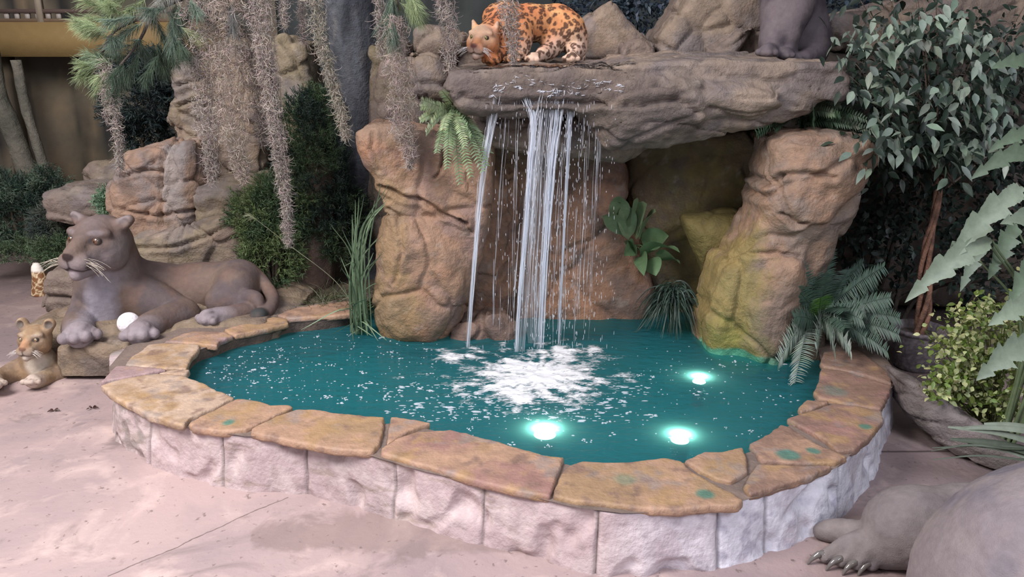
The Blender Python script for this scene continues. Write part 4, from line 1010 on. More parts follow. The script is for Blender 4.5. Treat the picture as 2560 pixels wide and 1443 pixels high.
def finish(name, label, cat, F, colour, mat=M_FUR, rel=1, fine=0.0015, loc=None, mesh_name='body', seed=2, lump=0.0):
    V, Q = F.mesh(rel)
    N_ = vnormals(V, Q); V = V + N_ * (lump * fbm(V, 6, 3, seed) + fine * fbm(V, 40, 3, seed))[:, None]
    base = loc if loc is not None else ((V[:, 0].min() + V[:, 0].max()) / 2, (V[:, 1].min() + V[:, 1].max()) / 2, V[:, 2].min())
    t = thing(name, base, label, cat)
    build(mesh_name, V, Q, mat, t, colour(V, N_))
    return t

# ---- lioness
zt = ZC + 0.0
F = Field((-2.75, 4.35, 0.2), (-1.28, 5.75, 1.45), 0.0085)
H1 = Head(at(243, 604, 4.84), 0.19, math.radians(-9), math.radians(4), math.radians(-2))
H1.build(F, ears='flat')
def C(px, py, Y, r, k=0.05): p, q = B(px, py, Y, r); F.ball(p, q, k)
def K(a, b, k=0.04): 
    (p, q), (p2, q2) = B(*a), B(*b); F.cap(p, p2, q, q2, k)
K((268, 610, 5.0, 62), (285, 700, 5.05, 78), 0.06)             # neck
K((240, 655, 4.92, 38), (245, 720, 4.92, 60), 0.06)            # throat
C(275, 735, 5.0, 84); K((225, 735, 4.95, 52), (265, 790, 4.92, 46), 0.05)   # chest
K((330, 700, 5.15, 58), (400, 728, 5.22, 66), 0.06)            # withers
K((400, 728, 5.22, 66), (500, 728, 5.28, 64), 0.06)            # ribs
K((500, 722, 5.28, 64), (585, 716, 5.28, 64), 0.06)            # loin
C(600, 712, 5.25, 62); K((590, 720, 5.12, 52), (548, 752, 5.02, 34), 0.05)          # haunch, knee
# forelegs
F.chain([at(205, 720, 4.98), at(190, 775, 4.86), at(190, 808, 4.76), at(198, 832, 4.60)], [0.14, 0.115, 0.092, 0.075], 0.04, 12)
F.chain([at(340, 740, 5.0), at(440, 782, 4.98), at(462, 790, 4.95)], [0.15, 0.098, 0.085], 0.04, 10)
F.chain([at(458, 785, 4.94), at(420, 797, 4.80), at(380, 812, 4.68), at(352, 832, 4.58)], [0.09, 0.080, 0.074, 0.070], 0.03, 10)
T1 = paw(F, at(198, 828, 4.66), at(200, 842, 4.46), 0.098, 0.06)
T2 = paw(F, at(360, 826, 4.62), at(345, 838, 4.44), 0.092, 0.06)
# hind foot and hock
F.chain([at(560, 745, 5.02), at(620, 765, 5.02), at(636, 775, 4.98)], [0.09, 0.07, 0.058], 0.03, 8)
F.chain([at(636, 776, 4.97), at(590, 786, 4.88), at(535, 798, 4.80)], [0.052, 0.056, 0.062], 0.02, 10)
T3 = paw(F, at(550, 793, 4.84), at(505, 799, 4.72), 0.072, 0.05)
F.chain([at(618, 742, 5.0), at(640, 746, 4.97), at(648, 762, 4.93)], [0.05, 0.042, 0.03], 0.015, 6)
# tail
F.chain([at(640, 690, 5.3), at(662, 712, 5.22), at(681, 742, 5.1), at(676, 768, 4.98), at(658, 786, 4.90), at(648, 790, 4.86)], [0.05, 0.040, 0.040, 0.040, 0.038, 0.036], 0.015, 18)
F.ball(at(646, 790, 4.85), (0.055, 0.055, 0.05), 0.02)
def lion_col(V, N_):
    c = paint(V, (0.115, 0.084, 0.075), ((0.15, 0.107, 0.085), 2.0, 0.05, 0.4), ((0.092, 0.075, 0.08), 3.0, 0.15, 0.3, 0.8), ((0.165, 0.10, 0.078), 4.0, 0.2, 0.3, 0.5), seed=31)
    P_ = (0.27, 0.235, 0.25)
    c = spot(c, V, at(258, 770, 4.8), (0.085, 0.25, 0.24), (0.34, 0.32, 0.37), 0.8, 0.7, 0.3)
    c = spot(c, V, at(250, 680, 4.78), (0.13, 0.3, 0.14), (0.26, 0.23, 0.24), 0.7, 0.7, 0.2)
    for p in (at(200, 842, 4.50), at(348, 838, 4.48), at(512, 799, 4.74)): c = spot(c, V, p, (0.15, 0.15, 0.10), P_, 0.9, 0.8, 0.2)
    c = H1.colour(V, c, (0.035, 0.022, 0.022), (0.02, 0.015, 0.018), P_, ear_in=(0.20, 0.17, 0.17))
    L = H1.inv(V); c = spot(c, L, (0, 0.3, 0.9), (0.7, 0.6, 0.4), (0.16, 0.13, 0.125), 0.6, 0.8); c = spot(c, L, (0.9, -0.1, -0.3), (0.35, 0.5, 0.6), (0.20, 0.175, 0.175), 0.6, 0.8)
    for sd in (-1, 1):
        for q in range(4): c = spot(c, L, (sd * (0.25 + 0.06 * q), 1.22 - 0.05 * q, -0.38 - 0.05 * (q % 3)), 0.022, (0.12, 0.08, 0.08), 0.7, 0.6)
    c = spot(c, V, at(646, 790, 4.85), (0.062, 0.062, 0.06), (0.04, 0.045, 0.045), 1, 0.35, 0.3)
    for T, d in ((T1, (0.0, 1, 0)), (T2, (-0.1, 1, 0)), (T3, (0.8, 0.5, 0))):
        for a_, b_ in zip(T[:-1], T[1:]):
            m_ = (a_ + b_) / 2; dd = nrm(np.array(d)); c = crease(c, V, [m_ + np.array([0, 0, -0.035]) + dd * 0.03, m_ + np.array([0, 0, 0.01]) + dd * 0.03, m_ + np.array([0, 0, 0.035]) + dd * 0.05, m_ + np.array([0, 0, 0.05]) + dd * 0.09], 0.013, (0.09, 0.075, 0.08), 0.85)
    c = crease(c, V, [at(545, 790, 4.76), at(572, 793, 4.80)], 0.018, (0.10, 0.09, 0.09), 0.6)
    return c
lioness = finish('lioness_statue', 'large grey brown lioness statue lying on the rock plinth, head turned left', 'statue', F, lion_col, rel=2)
H1.extras(lioness, (0.11, 0.055, 0.03), (0.62, 0.56, 0.46), 1.0, seed=4, wr=0.0012)

# ---- ball under her paw
F = Field(at(322, 805, 4.62) - 0.12, at(322, 805, 4.62) + 0.12, 0.006); F.ball(at(322, 808, 4.60), 0.066, 0.001)
V, Q = F.mesh(1); o = build('ball', V, Q, M_BLOCK, None, paint(V, (0.74, 0.70, 0.72), ((0.5, 0.46, 0.47), 60, 0.3, 0.1)))
tag(o, 'round speckled white ball tucked behind the lioness paw nearer the pool', 'ball')

# ---- cub
F = Field((-3.05, 3.95, -0.01), (-2.15, 5.2, 0.80), 0.0075)
H2 = Head(at(86, 848, 4.52), 0.100, math.radians(2), math.radians(5), math.radians(-2))
H2.build(F, ears='round', muz=0.92, jowl=0.9)
K((88, 885, 4.58, 34), (100, 930, 4.60, 44), 0.04); C(98, 915, 4.62, 46); K((110, 905, 4.75, 44), (60, 905, 4.95, 42), 0.05)
K((60, 905, 4.95, 40), (10, 895, 5.05, 38), 0.05)
F.chain([at(140, 920, 4.66), at(150, 935, 4.58), at(120, 945, 4.50), at(92, 955, 4.38)], [0.085, 0.062, 0.048, 0.040], 0.025, 12)
F.chain([at(70, 925, 4.6), at(30, 935, 4.52), at(-5, 945, 4.42), at(-20, 955, 4.30)], [0.08, 0.062, 0.048, 0.042], 0.025, 12)
F.chain([at(10, 885, 4.9), at(-15, 890, 4.75), at(20, 880, 4.7)], [0.10, 0.06, 0.05], 0.03, 6)
U1 = paw(F, at(100, 950, 4.42), at(72, 955, 4.30), 0.048, 0.03, k=0.008)
U2 = paw(F, at(-15, 953, 4.34), at(-10, 962, 4.22), 0.048, 0.03, k=0.008)
def cub_col(V, N_):
    c = paint(V, (0.27, 0.18, 0.105), ((0.21, 0.145, 0.095), 5, 0.0, 0.3), ((0.34, 0.25, 0.16), 9, 0.15, 0.25), ((0.22, 0.16, 0.12), 14, 0.25, 0.2, 0.6), seed=37)
    c = spot(c, V, at(90, 915, 4.5), (0.05, 0.15, 0.12), (0.52, 0.46, 0.38), 0.8, 0.7, 0.5)
    for p in (at(75, 955, 4.32), at(-12, 960, 4.25)): c = spot(c, V, p, (0.08, 0.08, 0.06), (0.46, 0.38, 0.32), 0.9, 0.8)
    c = H2.colour(V, c, (0.05, 0.035, 0.035), (0.05, 0.035, 0.03), (0.50, 0.44, 0.38), ear_in=(0.10, 0.09, 0.085), muz=0.92)
    L = H2.inv(V); c = spot(c, L, (0, 1.1, -0.05), (0.25, 0.4, 0.35), (0.42, 0.22, 0.12), 0.7, 0.8)
    for T, d in ((U1, (0.5, 1, 0)), (U2, (0, 1, 0))):
        for a_, b_ in zip(T[:-1], T[1:]):
            m_ = (a_ + b_) / 2; dd = nrm(np.array(d)); c = crease(c, V, [m_ - np.array([0, 0, 0.015]) + dd * 0.016, m_ + np.array([0, 0, 0.015]) + dd * 0.02], 0.007, (0.10, 0.07, 0.06), 0.8)
    return c
cub = finish('lion_cub_statue', 'small tan lion cub statue lying on the floor at the far left', 'statue', F, cub_col, rel=1)
H2.extras(cub, (0.30, 0.22, 0.12), (0.8, 0.76, 0.7), 0.7, muz=0.92, seed=6, wr=0.0008)

# ---- jaguar on the ledge
F = Field((-0.42, 4.55, 1.55), (0.62, 5.75, 2.45), 0.0075)
H3 = Head(at(1208, 98, 4.86), 0.100, math.radians(-20), math.radians(-4), math.radians(-4))
H3.build(F, ears='small', jowl=1.05)
K((1225, 86, 5.0, 34), (1262, 62, 5.12, 44), 0.05); C(1262, 58, 5.15, 44)
K((1265, 62, 5.15, 42), (1320, 58, 5.22, 43), 0.06); K((1320, 58, 5.22, 43), (1385, 58, 5.3, 46), 0.05); C(1402, 64, 5.3, 44)
K((1240, 46, 5.15, 34), (1270, 30, 5.22, 28), 0.04)
def leg(pts, rad, kk=0.02): F.chain([at(*p) for p in pts], rad, kk, 12)
def gz(x, y, d=1.85): return top_z(LB, x, y, 4.0, d)
def foot(px, py, Y):
    p = at(px, py, Y); p[2] = gz(p[0], p[1], p[2]) + 0.03; return p
f1 = foot(1238, 150, 4.9); f2 = foot(1288, 152, 4.95); f3 = foot(1345, 160, 5.02); f4 = foot(1432, 158, 5.12)
F.chain([at(1235, 95, 5.08), at(1238, 125, 5.02), f1 + [0.02, 0.05, 0.02]], [0.095, 0.048, 0.036], 0.03, 10)
F.chain([at(1292, 80, 5.1), at(1298, 118, 5.06), f2 + [0.01, 0.04, 0.02]], [0.10, 0.052, 0.038], 0.03, 10)
F.chain([at(1385, 88, 5.25), at(1378, 122, 5.2), f3 + [0.02, 0.04, 0.02]], [0.09, 0.045, 0.036], 0.03, 10)
F.chain([at(1420, 78, 5.28), at(1442, 118, 5.28), f4 + [0.01, 0.05, 0.03]], [0.115, 0.052, 0.038], 0.03, 10)
J1 = paw(F, f1, f1 + [-0.03, -0.09, -0.008], 0.046, 0.03, k=0.008); paw(F, f2, f2 + [-0.02, -0.09, -0.008], 0.046, 0.03, k=0.008)
J3 = paw(F, f3, f3 + [-0.05, -0.08, -0.008], 0.044, 0.03, k=0.008); paw(F, f4, f4 + [-0.02, -0.09, -0.008], 0.046, 0.03, k=0.008)
F.chain([at(1442, 60, 5.42), at(1452, 90, 5.5), at(1450, 130, 5.5), at(1452, 150, 5.45)], [0.035, 0.03, 0.028, 0.025], 0.02, 12)
def jag_col(V, N_):
    c = paint(V, (0.54, 0.27, 0.115), ((0.48, 0.19, 0.08), 3, 0, 0.4), ((0.58, 0.38, 0.17), 6, 0.15, 0.3, 0.7), seed=41)
    zr = np.clip((V[:, 2] - 1.93 - 0.10 * fbm(V, 4, 2, 3)) / 0.10, 0, 1)[:, None] * np.clip((V[:, 0] + 0.12) / 0.1, 0, 1)[:, None]
    low = (1 - zr) * np.clip((V[:, 0] + 0.02) / 0.12, 0, 1)[:, None]
    c = c * (1 - low * 0.8) + np.array([0.56, 0.44, 0.36]) * low * 0.8
    c = spot(c, V, at(1260, 40, 5.1), (0.16, 0.3, 0.07), (0.40, 0.13, 0.06), 0.6, 0.8)
    f1_, f2_, _ = worley(V + 0.008 * np.stack([fbm(V, 25, 2, 1), fbm(V, 25, 2, 2), fbm(V, 25, 2, 3)], -1), 31, 5)
    ring = np.clip((0.53 - f1_) / 0.06, 0, 1); cent = np.clip((0.20 - f1_) / 0.07, 0, 1)
    r = (ring * (1 - 0.6 * cent))[:, None]; L = H3.inv(V)
    hd = np.clip(1.35 - np.linalg.norm(L - np.array([0, 0.3, 0]), axis=1), 0, 1)[:, None] * 3; hd = np.clip(hd, 0, 1)
    c = c * (1 - r * (1 - hd) * 0.92) + np.array([0.06, 0.03, 0.02]) * r * (1 - hd) * 0.92
    f1_, _, _ = worley(V, 48, 8); sp_ = np.clip((0.36 - f1_) / 0.10, 0, 1)[:, None] * np.clip(0.75 - L[:, 1:2], 0, 1) * hd
    c = c * (1 - 0.85 * sp_) + np.array([0.14, 0.06, 0.04]) * 0.85 * sp_
    c = H3.colour(V, c, (0.16, 0.07, 0.06), (0.05, 0.02, 0.02), (0.66, 0.56, 0.48), lid=(0.10, 0.06, 0.04), ear_in=(0.5, 0.35, 0.25))
    c = spot(c, L, (0.0, 0.5, 0.35), (0.9, 0.9, 0.7), (0.62, 0.44, 0.32), 0.75, 0.8); c = spot(c, L, (0.1, 1.0, -0.05), (0.25, 0.4, 0.2), (0.62, 0.27, 0.10), 0.6, 0.8)
    return c
jaguar = finish('jaguar_statue', 'orange jaguar statue with dark rosettes prowling on the waterfall ledge', 'statue', F, jag_col, rel=1)
H3.extras(jaguar, (0.20, 0.17, 0.05), (0.85, 0.82, 0.8), 0.9, seed=8, wr=0.0009)

# ---- dark seated cat at the top right, head out of the picture
F = Field((1.4, 4.85, 1.6), (2.35, 5.95, 3.05), 0.010)
H4 = Head(at(1990, -150, 5.25), 0.12, math.radians(-15)); H4.build(F, ears='round')
K((1990, -110, 5.3, 40), (1995, -30, 5.38, 58), 0.06); K((1995, -30, 5.38, 58), (2000, 60, 5.45, 66), 0.08); C(2005, 85, 5.42, 58, 0.08); C(2025, 95, 5.5, 44, 0.06)
g1 = at(1925, 145, 5.12); g1[2] = gz(g1[0], g1[1], g1[2]) + 0.035; g2 = at(1968, 150, 5.16); g2[2] = gz(g2[0], g2[1], g2[2]) + 0.03
F.chain([at(1965, -10, 5.32), at(1945, 70, 5.24), g1 + [0.02, 0.06, 0.02]], [0.15, 0.085, 0.062], 0.04, 14); F.chain([at(1985, 10, 5.28), at(1968, 80, 5.2), g2 + [0.01, 0.05, 0.02]], [0.12, 0.07, 0.05], 0.03, 14)
g3 = at(2010, 150, 5.2); g3[2] = gz(g3[0], g3[1], g3[2]) + 0.04; F.chain([at(2020, 105, 5.4), g3 + [0.08, 0.1, 0.02], g3], [0.15, 0.07, 0.05], 0.03, 8)
paw(F, g1, g1 + [-0.06, -0.11, -0.01], 0.058, 0.035); paw(F, g2, g2 + [-0.05, -0.10, -0.01], 0.05, 0.03); paw(F, g3, g3 + [-0.10, -0.06, -0.01], 0.05, 0.03)
def cat_col(V, N_):
    c = paint(V, (0.105, 0.09, 0.098), ((0.14, 0.115, 0.12), 3, 0.05, 0.3), ((0.075, 0.062, 0.07), 5, 0.15, 0.3), seed=47)
    return H4.colour(V, c, (0.05, 0.04, 0.04), (0.03, 0.02, 0.02), (0.28, 0.25, 0.26))
seated = finish('seated_cat_statue', 'dark grey seated big cat statue at the top of the ledge, cut by the frame', 'statue', F, cat_col)
H4.extras(seated)

# ---- animal in the right foreground: broad back, thigh and clawed foot
F = Field((0.92, 1.35, -0.01), (2.75, 3.35, 0.95), 0.011)
F.ball((1.72, 2.05, 0.30), (0.50, 0.40, 0.45), 0.06); F.ball((2.15, 2.15, 0.33), (0.60, 0.45, 0.46), 0.08); F.cap((1.42, 1.95, 0.22), (1.50, 2.0, 0.50), 0.20, 0.17, 0.08)
th = at(2265, 1318, 2.70); F.ball((th[0] + 0.03, th[1], 0.155), (0.185, 0.17, 0.15), 0.02); F.ball((th[0] + 0.26, th[1] + 0.02, 0.16), (0.22, 0.17, 0.145), 0.05)
ft = on(2170, 1395, 0.05); F.chain([np.array([th[0] + 0.0, th[1] - 0.02, 0.12]), np.array([ft[0] + 0.05, ft[1] + 0.04, 0.075])], [0.11, 0.075], 0.03, 4)
BT = []
for i, (bx, by) in enumerate(((2062, 1392), (2105, 1404), (2142, 1412), (2178, 1412))):
    e = on(bx, by, 0.03); s0 = on(2180 + 10 * i, 1345 + 6 * i, 0.10)
    F.chain([s0, (s0 + e) / 2 + [0, 0, 0.028], e], [0.034, 0.029, 0.026], 0.005, 8); BT.append((e, nrm(e - s0)))
F.chain([on(2160, 1345, 0.07), on(2090, 1328, 0.05), on(2050, 1330, 0.035)], [0.06, 0.045, 0.03], 0.02, 6)
def beast_col(V, N_):
    c = paint(V, (0.185, 0.16, 0.17), ((0.22, 0.19, 0.19), 2.5, 0.0, 0.4), ((0.155, 0.14, 0.16), 4, 0.15, 0.3), seed=53)
    w = np.clip((1.72 - V[:, 0] + 0.25 * (V[:, 1] - 2.4)) / 0.2, 0, 1)[:, None] * np.clip((V[:, 1] - 2.38) / 0.12, 0, 1)[:, None]
    return c * (1 - w * 0.35) + np.array([0.16, 0.14, 0.12]) * w * 0.35
beast = finish('clawed_animal_statue', 'massive grey brown animal statue with clawed foot at the bottom right corner', 'statue', F, beast_col, rel=2, fine=0.003, lump=0.008)
a_ = None
for e, d in BT:
    a = Acc(); d2 = nrm(d * np.array([1, 1, 0]) + np.array([0, 0, -0.1]))
    pts = spline([e + [0, 0, 0.012], e + d2 * 0.028 + [0, 0, 0.014], e + d2 * 0.055 + [0, 0, -0.004], e + d2 * 0.066 + [0, 0, -0.024]], 8)
    tubes(a, pts, np.linspace(0.018, 0.003, 8), 8, (0.13, 0.12, 0.11)); a.done('claw', M_EYE, beast)

# ------------------------------------------------------------------ waterfall
wf = thing('waterfall', tuple(on(1330, 900, ZW)), 'tall waterfall of clear thin streams dropping from the rock ledge into the pool', 'waterfall')
def drop_path(pts, n):   # px path from lip to water; depth runs from the lip outward to the landing
    p_end = on(pts[-1][0], pts[-1][1], ZW); Y1 = p_end[1]
    Y0 = min(4.42, Y1 + 0.16); out = []
    m = len(pts)
    for i, (x, y) in enumerate(pts):
        t = (y - pts[0][1]) / (pts[-1][1] - pts[0][1]); out.append(at(x, y, Y0 + (Y1 - Y0) * math.sqrt(max(t, 0)) ))
    out[-1] = p_end
    return spline(out, n)
rw = np.random.RandomState(77)
def stream(pts, w0, w1, nth, r=0.0022, sheet=True, jit=0.5, brk=0.5):
    C = drop_path(pts, 40); t = np.linspace(0, 1, 40); ph = size_at(C[0], 1)
    W_ = (w0 + (w1 - w0) * np.clip(t * 1.6, 0, 1)) * ph / 2
    a = Acc(); P = []; R = []
    for k in range(nth):
        if rw.rand() < brk: a0 = rw.uniform(0, 0.8); a1 = min(1, a0 + rw.uniform(0.08, 0.4))
        else: a0, a1 = 0, 1
        u = np.linspace(a0, a1, 26); o = rw.normal() * 0.5; o2 = rw.normal() * 0.4; wv = rw.uniform(0, 6)
        c = np.stack([np.interp(u, t, C[:, j]) for j in range(3)], 1); w = np.interp(u, t, W_)
        c[:, 0] += w * (o + 0.18 * np.sin(u * rw.uniform(8, 22) + wv) * jit); c[:, 1] += w * 0.6 * o2
        P.append(c); R.append(r * rw.uniform(0.35, 1.3) * np.sin(np.pi * np.clip(np.linspace(0.03, 0.97, 26) * 1.0, 0, 1)) ** 0.4 * (0.7 + 0.3 * np.sin(u * 60 + wv)))
    tubes(a, np.array(P), np.array(R), 4); a.done('water_stream', M_STREAM, wf)
    if sheet:
        a = Acc(); wob = 1 + 0.25 * np.sin(t * 17 + rw.uniform(0, 6)) + 0.15 * np.sin(t * 43)
        blades(a, C + [0, 0.004, 0], W_ * wob * 0.9, np.array([1, 0, 0]), 0.25); a.done('water_sheet', M_SHEET, wf)
stream([(1240, 235), (1228, 300), (1207, 420), (1193, 560), (1181, 700), (1168, 868)], 26, 11, 26, 0.0026)
stream([(1312, 238), (1322, 262), (1334, 300), (1326, 420), (1312, 600), (1298, 760), (1292, 880)], 30, 14, 34, 0.0026)
stream([(1350, 232), (1342, 290), (1330, 420), (1318, 600), (1300, 880)], 34, 30, 34, 0.0020, brk=0.8)
stream([(1398, 226), (1392, 290), (1380, 400), (1368, 560), (1358, 720), (1352, 870)], 34, 18, 44, 0.0026)
stream([(1370, 230), (1366, 300), (1352, 480), (1340, 700), (1335, 860)], 50, 46, 40, 0.0016, brk=0.95)
stream([(1436, 238), (1426, 290), (1418, 420), (1409, 600), (1402, 740), (1397, 860)], 18, 8, 20, 0.0024)
stream([(1405, 232), (1404, 300), (1395, 480), (1385, 700), (1380, 870)], 60, 56, 26, 0.0014, sheet=False, brk=1)
stream([(1490, 225), (1492, 300), (1484, 480), (1472, 700), (1468, 850)], 26, 40, 16, 0.0014, sheet=False, brk=1)
stream([(1462, 228), (1462, 300), (1455, 480), (1446, 700), (1440, 860)], 40, 50, 18, 0.0014, sheet=False, brk=1)
stream([(1268, 240), (1262, 300), (1250, 480), (1240, 700), (1235, 850)], 40, 60, 14, 0.0013, sheet=False, brk=1)
stream([(1300, 240), (1292, 300), (1284, 480), (1278, 700), (1272, 860)], 24, 30, 16, 0.0015, sheet=False, brk=0.9)
# loose drops
a = Acc(); P = []; R = []
for k in range(900):
    x = rw.normal(1385, 75); 
    if not 1180 < x < 1545: continue
    y = rw.uniform(260, 880); Yd = 4.42 - 0.25 * math.sqrt(max(0, (y - 230) / 640)) + rw.normal() * 0.06
    p = at(x, y, Yd)
    if p[2] < ZW + 0.02: continue
    L_ = rw.uniform(0.006, 0.03); P.append(np.stack([p + [0, 0, L_ * s_] for s_ in (0, 0.33, 0.66, 1)])); R.append(np.array([0.4, 1, 1, 0.3]) * rw.uniform(0.0007, 0.0016))
tubes(a, np.array(P), np.array(R), 4); o = a.done('water_drops', M_STREAM, wf); o['kind'] = 'stuff'
# water sheet running over the lip
gx, gy = np.meshgrid(np.arange(-0.7, 0.95, 0.012), np.arange(4.25, 5.0, 0.012), indexing='ij')
z = np.array([[top_z(LB, float(x), float(y), 3.0, -1) for y in gy[0]] for x in gx[:, 0]])
Pq = np.stack([gx, gy, 0 * gx], -1).reshape(-1, 3); zz = z.reshape(-1)
edge_ = 0.9 - np.sqrt(((Pq[:, 0] - 0.17) / 0.46) ** 2 + ((Pq[:, 1] - 4.50) / 0.26) ** 2) + 0.45 * fbm(Pq, 7, 3, 3)
V = np.column_stack([Pq[:, 0], Pq[:, 1], zz + 0.004 + 0.012 * np.clip(ridged(Pq, 14, 3, 5), 0, 1) ** 3])
n1, n2 = gx.shape; i = np.arange(n1 - 1)[:, None] * n2 + np.arange(n2 - 1)[None]
Q = np.stack([i, i + n2, i + n2 + 1, i + 1], -1).reshape(-1, 4)
Q = Q[(edge_[Q] > 0).all(1) & (zz[Q] > 1.5).all(1) & (zz[Q].max(1) - zz[Q].min(1) < 0.011)]
us = np.unique(Q); rm = np.zeros(len(V), int); rm[us] = np.arange(len(us))
def film_mat():
    m, nt, b = mat_base('running_water'); N = nt.nodes; Lk = nt.links
    gl = N.new('ShaderNodeBsdfGlossy'); gl.inputs[0].default_value = (0.95, 0.97, 1, 1); gl.inputs[1].default_value = 0.08
    tr = N.new('ShaderNodeBsdfTransparent'); fr = N.new('ShaderNodeFresnel'); fr.inputs[0].default_value = 1.7
    g = N.new('ShaderNodeNewGeometry'); z = N.new('ShaderNodeTexNoise'); z.inputs['Scale'].default_value = 55; Lk.new(g.outputs['Position'], z.inputs['Vector'])
    bp = N.new('ShaderNodeBump'); bp.inputs['Strength'].default_value = 0.9; bp.inputs['Distance'].default_value = 0.012; Lk.new(z.outputs[0], bp.inputs['Height']); Lk.new(bp.outputs[0], gl.inputs['Normal']); Lk.new(bp.outputs[0], fr.inputs['Normal'])
    ms = N.new('ShaderNodeMixShader'); Lk.new(fr.outputs[0], ms.inputs[0]); Lk.new(tr.outputs[0], ms.inputs[1]); Lk.new(gl.outputs[0], ms.inputs[2]); Lk.new(ms.outputs[0], N['Material Output'].inputs[0])
    return m
build('water_film', V[us], rm[Q], film_mat(), wf)

# broken water along the lip, its sparkle modelled as white flecks
a = Acc(); P = []; R = []
for k in range(420):
    x = rw.uniform(1225, 1560); y = 236 - abs(rw.normal()) * 16 - 10 * math.sin(x * 0.03)
    if y < 190 or noise(np.array([[x * 0.03, y * 0.08, 0.0]]))[0] < 0.05: continue
    r_ = _ray(x, y); h_ = LB.ray_cast(Vector((0, 0, CAM_H)), Vector(r_).normalized())
    if h_[0] is None or h_[0].y > 4.9: continue
    p = np.array(h_[0]) + np.array(h_[1]) * 0.004; d = nrm(rw.normal(size=3) * [1, 0.4, 0.5]); L_ = rw.uniform(0.004, 0.018)
    P.append(np.stack([p + d * L_ * s_ for s_ in (-1, -0.4, 0.4, 1)])); R.append(np.array([0.3, 1, 1, 0.3]) * rw.uniform(0.0008, 0.0024))
tubes(a, np.array(P), np.array(R), 5); a.done('lip_sparkle', M_STREAM, wf)['kind'] = 'stuff'

# ------------------------------------------------------------------ plants
rp = np.random.RandomState(123)
def unit(n): return nrm(rp.normal(size=(n, 3)))
def vary(c, n, v=0.25):
    c = np.tile(np.array(c, float), (n, 1)); return c * (1 + rp.uniform(-v, v, (n, 1))) * (1 + rp.uniform(-0.08, 0.08, (n, 3)))

def moss(label, pts, widths, Y, dens=1.0, col=(0.50, 0.44, 0.40)):
    C = spline([at(x, y, Y) for x, y in pts], 60); W_ = np.interp(np.linspace(0, len(pts) - 1, 60), range(len(pts)), widths) * size_at(C[0], 1) / 2
    L_ = np.linalg.norm(np.diff(C, axis=0), axis=1).sum()
    n = int(dens * L_ * (W_.mean() * 2 + 0.03) * 13000 + 60)
    t = rp.uniform(0, 1, n); idx = t * 59
    c = np.stack([np.interp(idx, range(60), C[:, j]) for j in range(3)], 1); w = np.interp(idx, range(60), W_)
    clump = 0.5 + 0.5 * np.sin(t * L_ * 38 + rp.uniform(0, 6)) * 0.5
    rr = np.sqrt(rp.uniform(0, 1, n)) * w * (0.7 + 0.6 * clump); an = rp.uniform(0, 2 * math.pi, n)
    p0 = c + np.stack([rr * np.cos(an), rr * np.sin(an), rp.normal(0, 0.008, n)], 1)
    S = 7; P = np.zeros((n, S, 3)); P[:, 0] = p0
    d = unit(n) * np.array([1, 1, 0.5]) + np.array([0, 0, -0.7]); d = nrm(d); ax = unit(n); step = rp.uniform(0.005, 0.011, (n, 1)); curl = rp.uniform(0.2, 0.75, (n, 1)) * rp.choice([-1, 1], (n, 1))
    for s in range(1, S):
        d = nrm(d + np.cross(ax, d) * curl + np.array([0, 0, -0.07])); P[:, s] = P[:, s - 1] + d * step
    a = Acc(); tubes(a, P, np.array([1, 1, 1, 0.9, 0.8, 0.6, 0.3])[None] * rp.uniform(0.0009, 0.0017, (n, 1)), 3, vary(col, n, 0.35))
    m = max(4, int(W_.mean() * 160)); Q_ = np.repeat(C[None], m, 0).copy()     # the long carrying strands
    o = rp.normal(size=(m, 2)) * 0.5
    Q_[:, :, 0] += o[:, :1] * W_[None] + 0.006 * np.sin(np.arange(60)[None] * 0.6 + rp.uniform(0, 6, (m, 1))); Q_[:, :, 1] += o[:, 1:] * W_[None]
    tubes(a, Q_, 0.0014, 3, vary(np.array(col) * 0.7, m))
    o_ = a.done('spanish_moss', M_MOSS, origin=C[0]); tag(o_, label, 'moss', 'spanish moss hanging from the pine')
    return o_
moss('thin string of grey moss at the far left, hanging from the pine tip', [(262, 150), (276, 215), (288, 290), (296, 360), (302, 425)], [34, 38, 16, 26, 10], 4.8)
moss('short wisp of moss beside the thin far left string', [(258, 165), (262, 230), (268, 300)], [20, 18, 8], 4.85)
moss('leftmost broad veil of grey moss before the rock tower', [(500, -60), (505, 60), (515, 180), (522, 320), (530, 450)], [100, 110, 90, 64, 24], 4.85, 0.9)
moss('middle broad veil of grey moss before the rock tower', [(570, -60), (568, 60), (578, 200), (588, 340), (610, 450)], [90, 100, 92, 74, 26], 4.8, 0.9, (0.52, 0.45, 0.39))
moss('dense rope of moss with a long thin tail ending beside the juniper', [(640, -60), (652, 60), (668, 170), (688, 300), (700, 400), (714, 500), (722, 612)], [75, 60, 55, 44, 40, 24, 8], 4.75, 1.25)
moss('pale veil of moss between the dense rope and the big trunk', [(600, -60), (618, 60), (630, 160), (650, 260), (655, 360)], [80, 80, 66, 44, 14], 4.95, 0.9)
moss('slanting rope of moss hanging before the big grey trunk', [(780, -60), (795, 60), (812, 140), (835, 220), (855, 290), (866, 345)], [56, 44, 40, 34, 28, 8], 4.8, 1.0, (0.47, 0.43, 0.36))
moss('tiny wisp of moss left of the big trunk, high up', [(706, -40), (708, 20), (712, 70)], [22, 18, 6], 4.8)
moss('small wisp of moss just left of the big trunk', [(752, -40), (756, 40), (760, 105)], [28, 20, 6], 4.9)
moss('thick brown grey moss column hanging right of the trunk over the standing rock', [(985, 40), (990, 130), (1004, 220), (1002, 300), (1020, 360), (1026, 415)], [50, 66, 76, 66, 44, 10], 4.55, 1.15, (0.48, 0.41, 0.37))
moss('ragged moss wisp just left of the thick column', [(945, -30), (950, 60), (955, 140)], [26, 24, 6], 4.7)
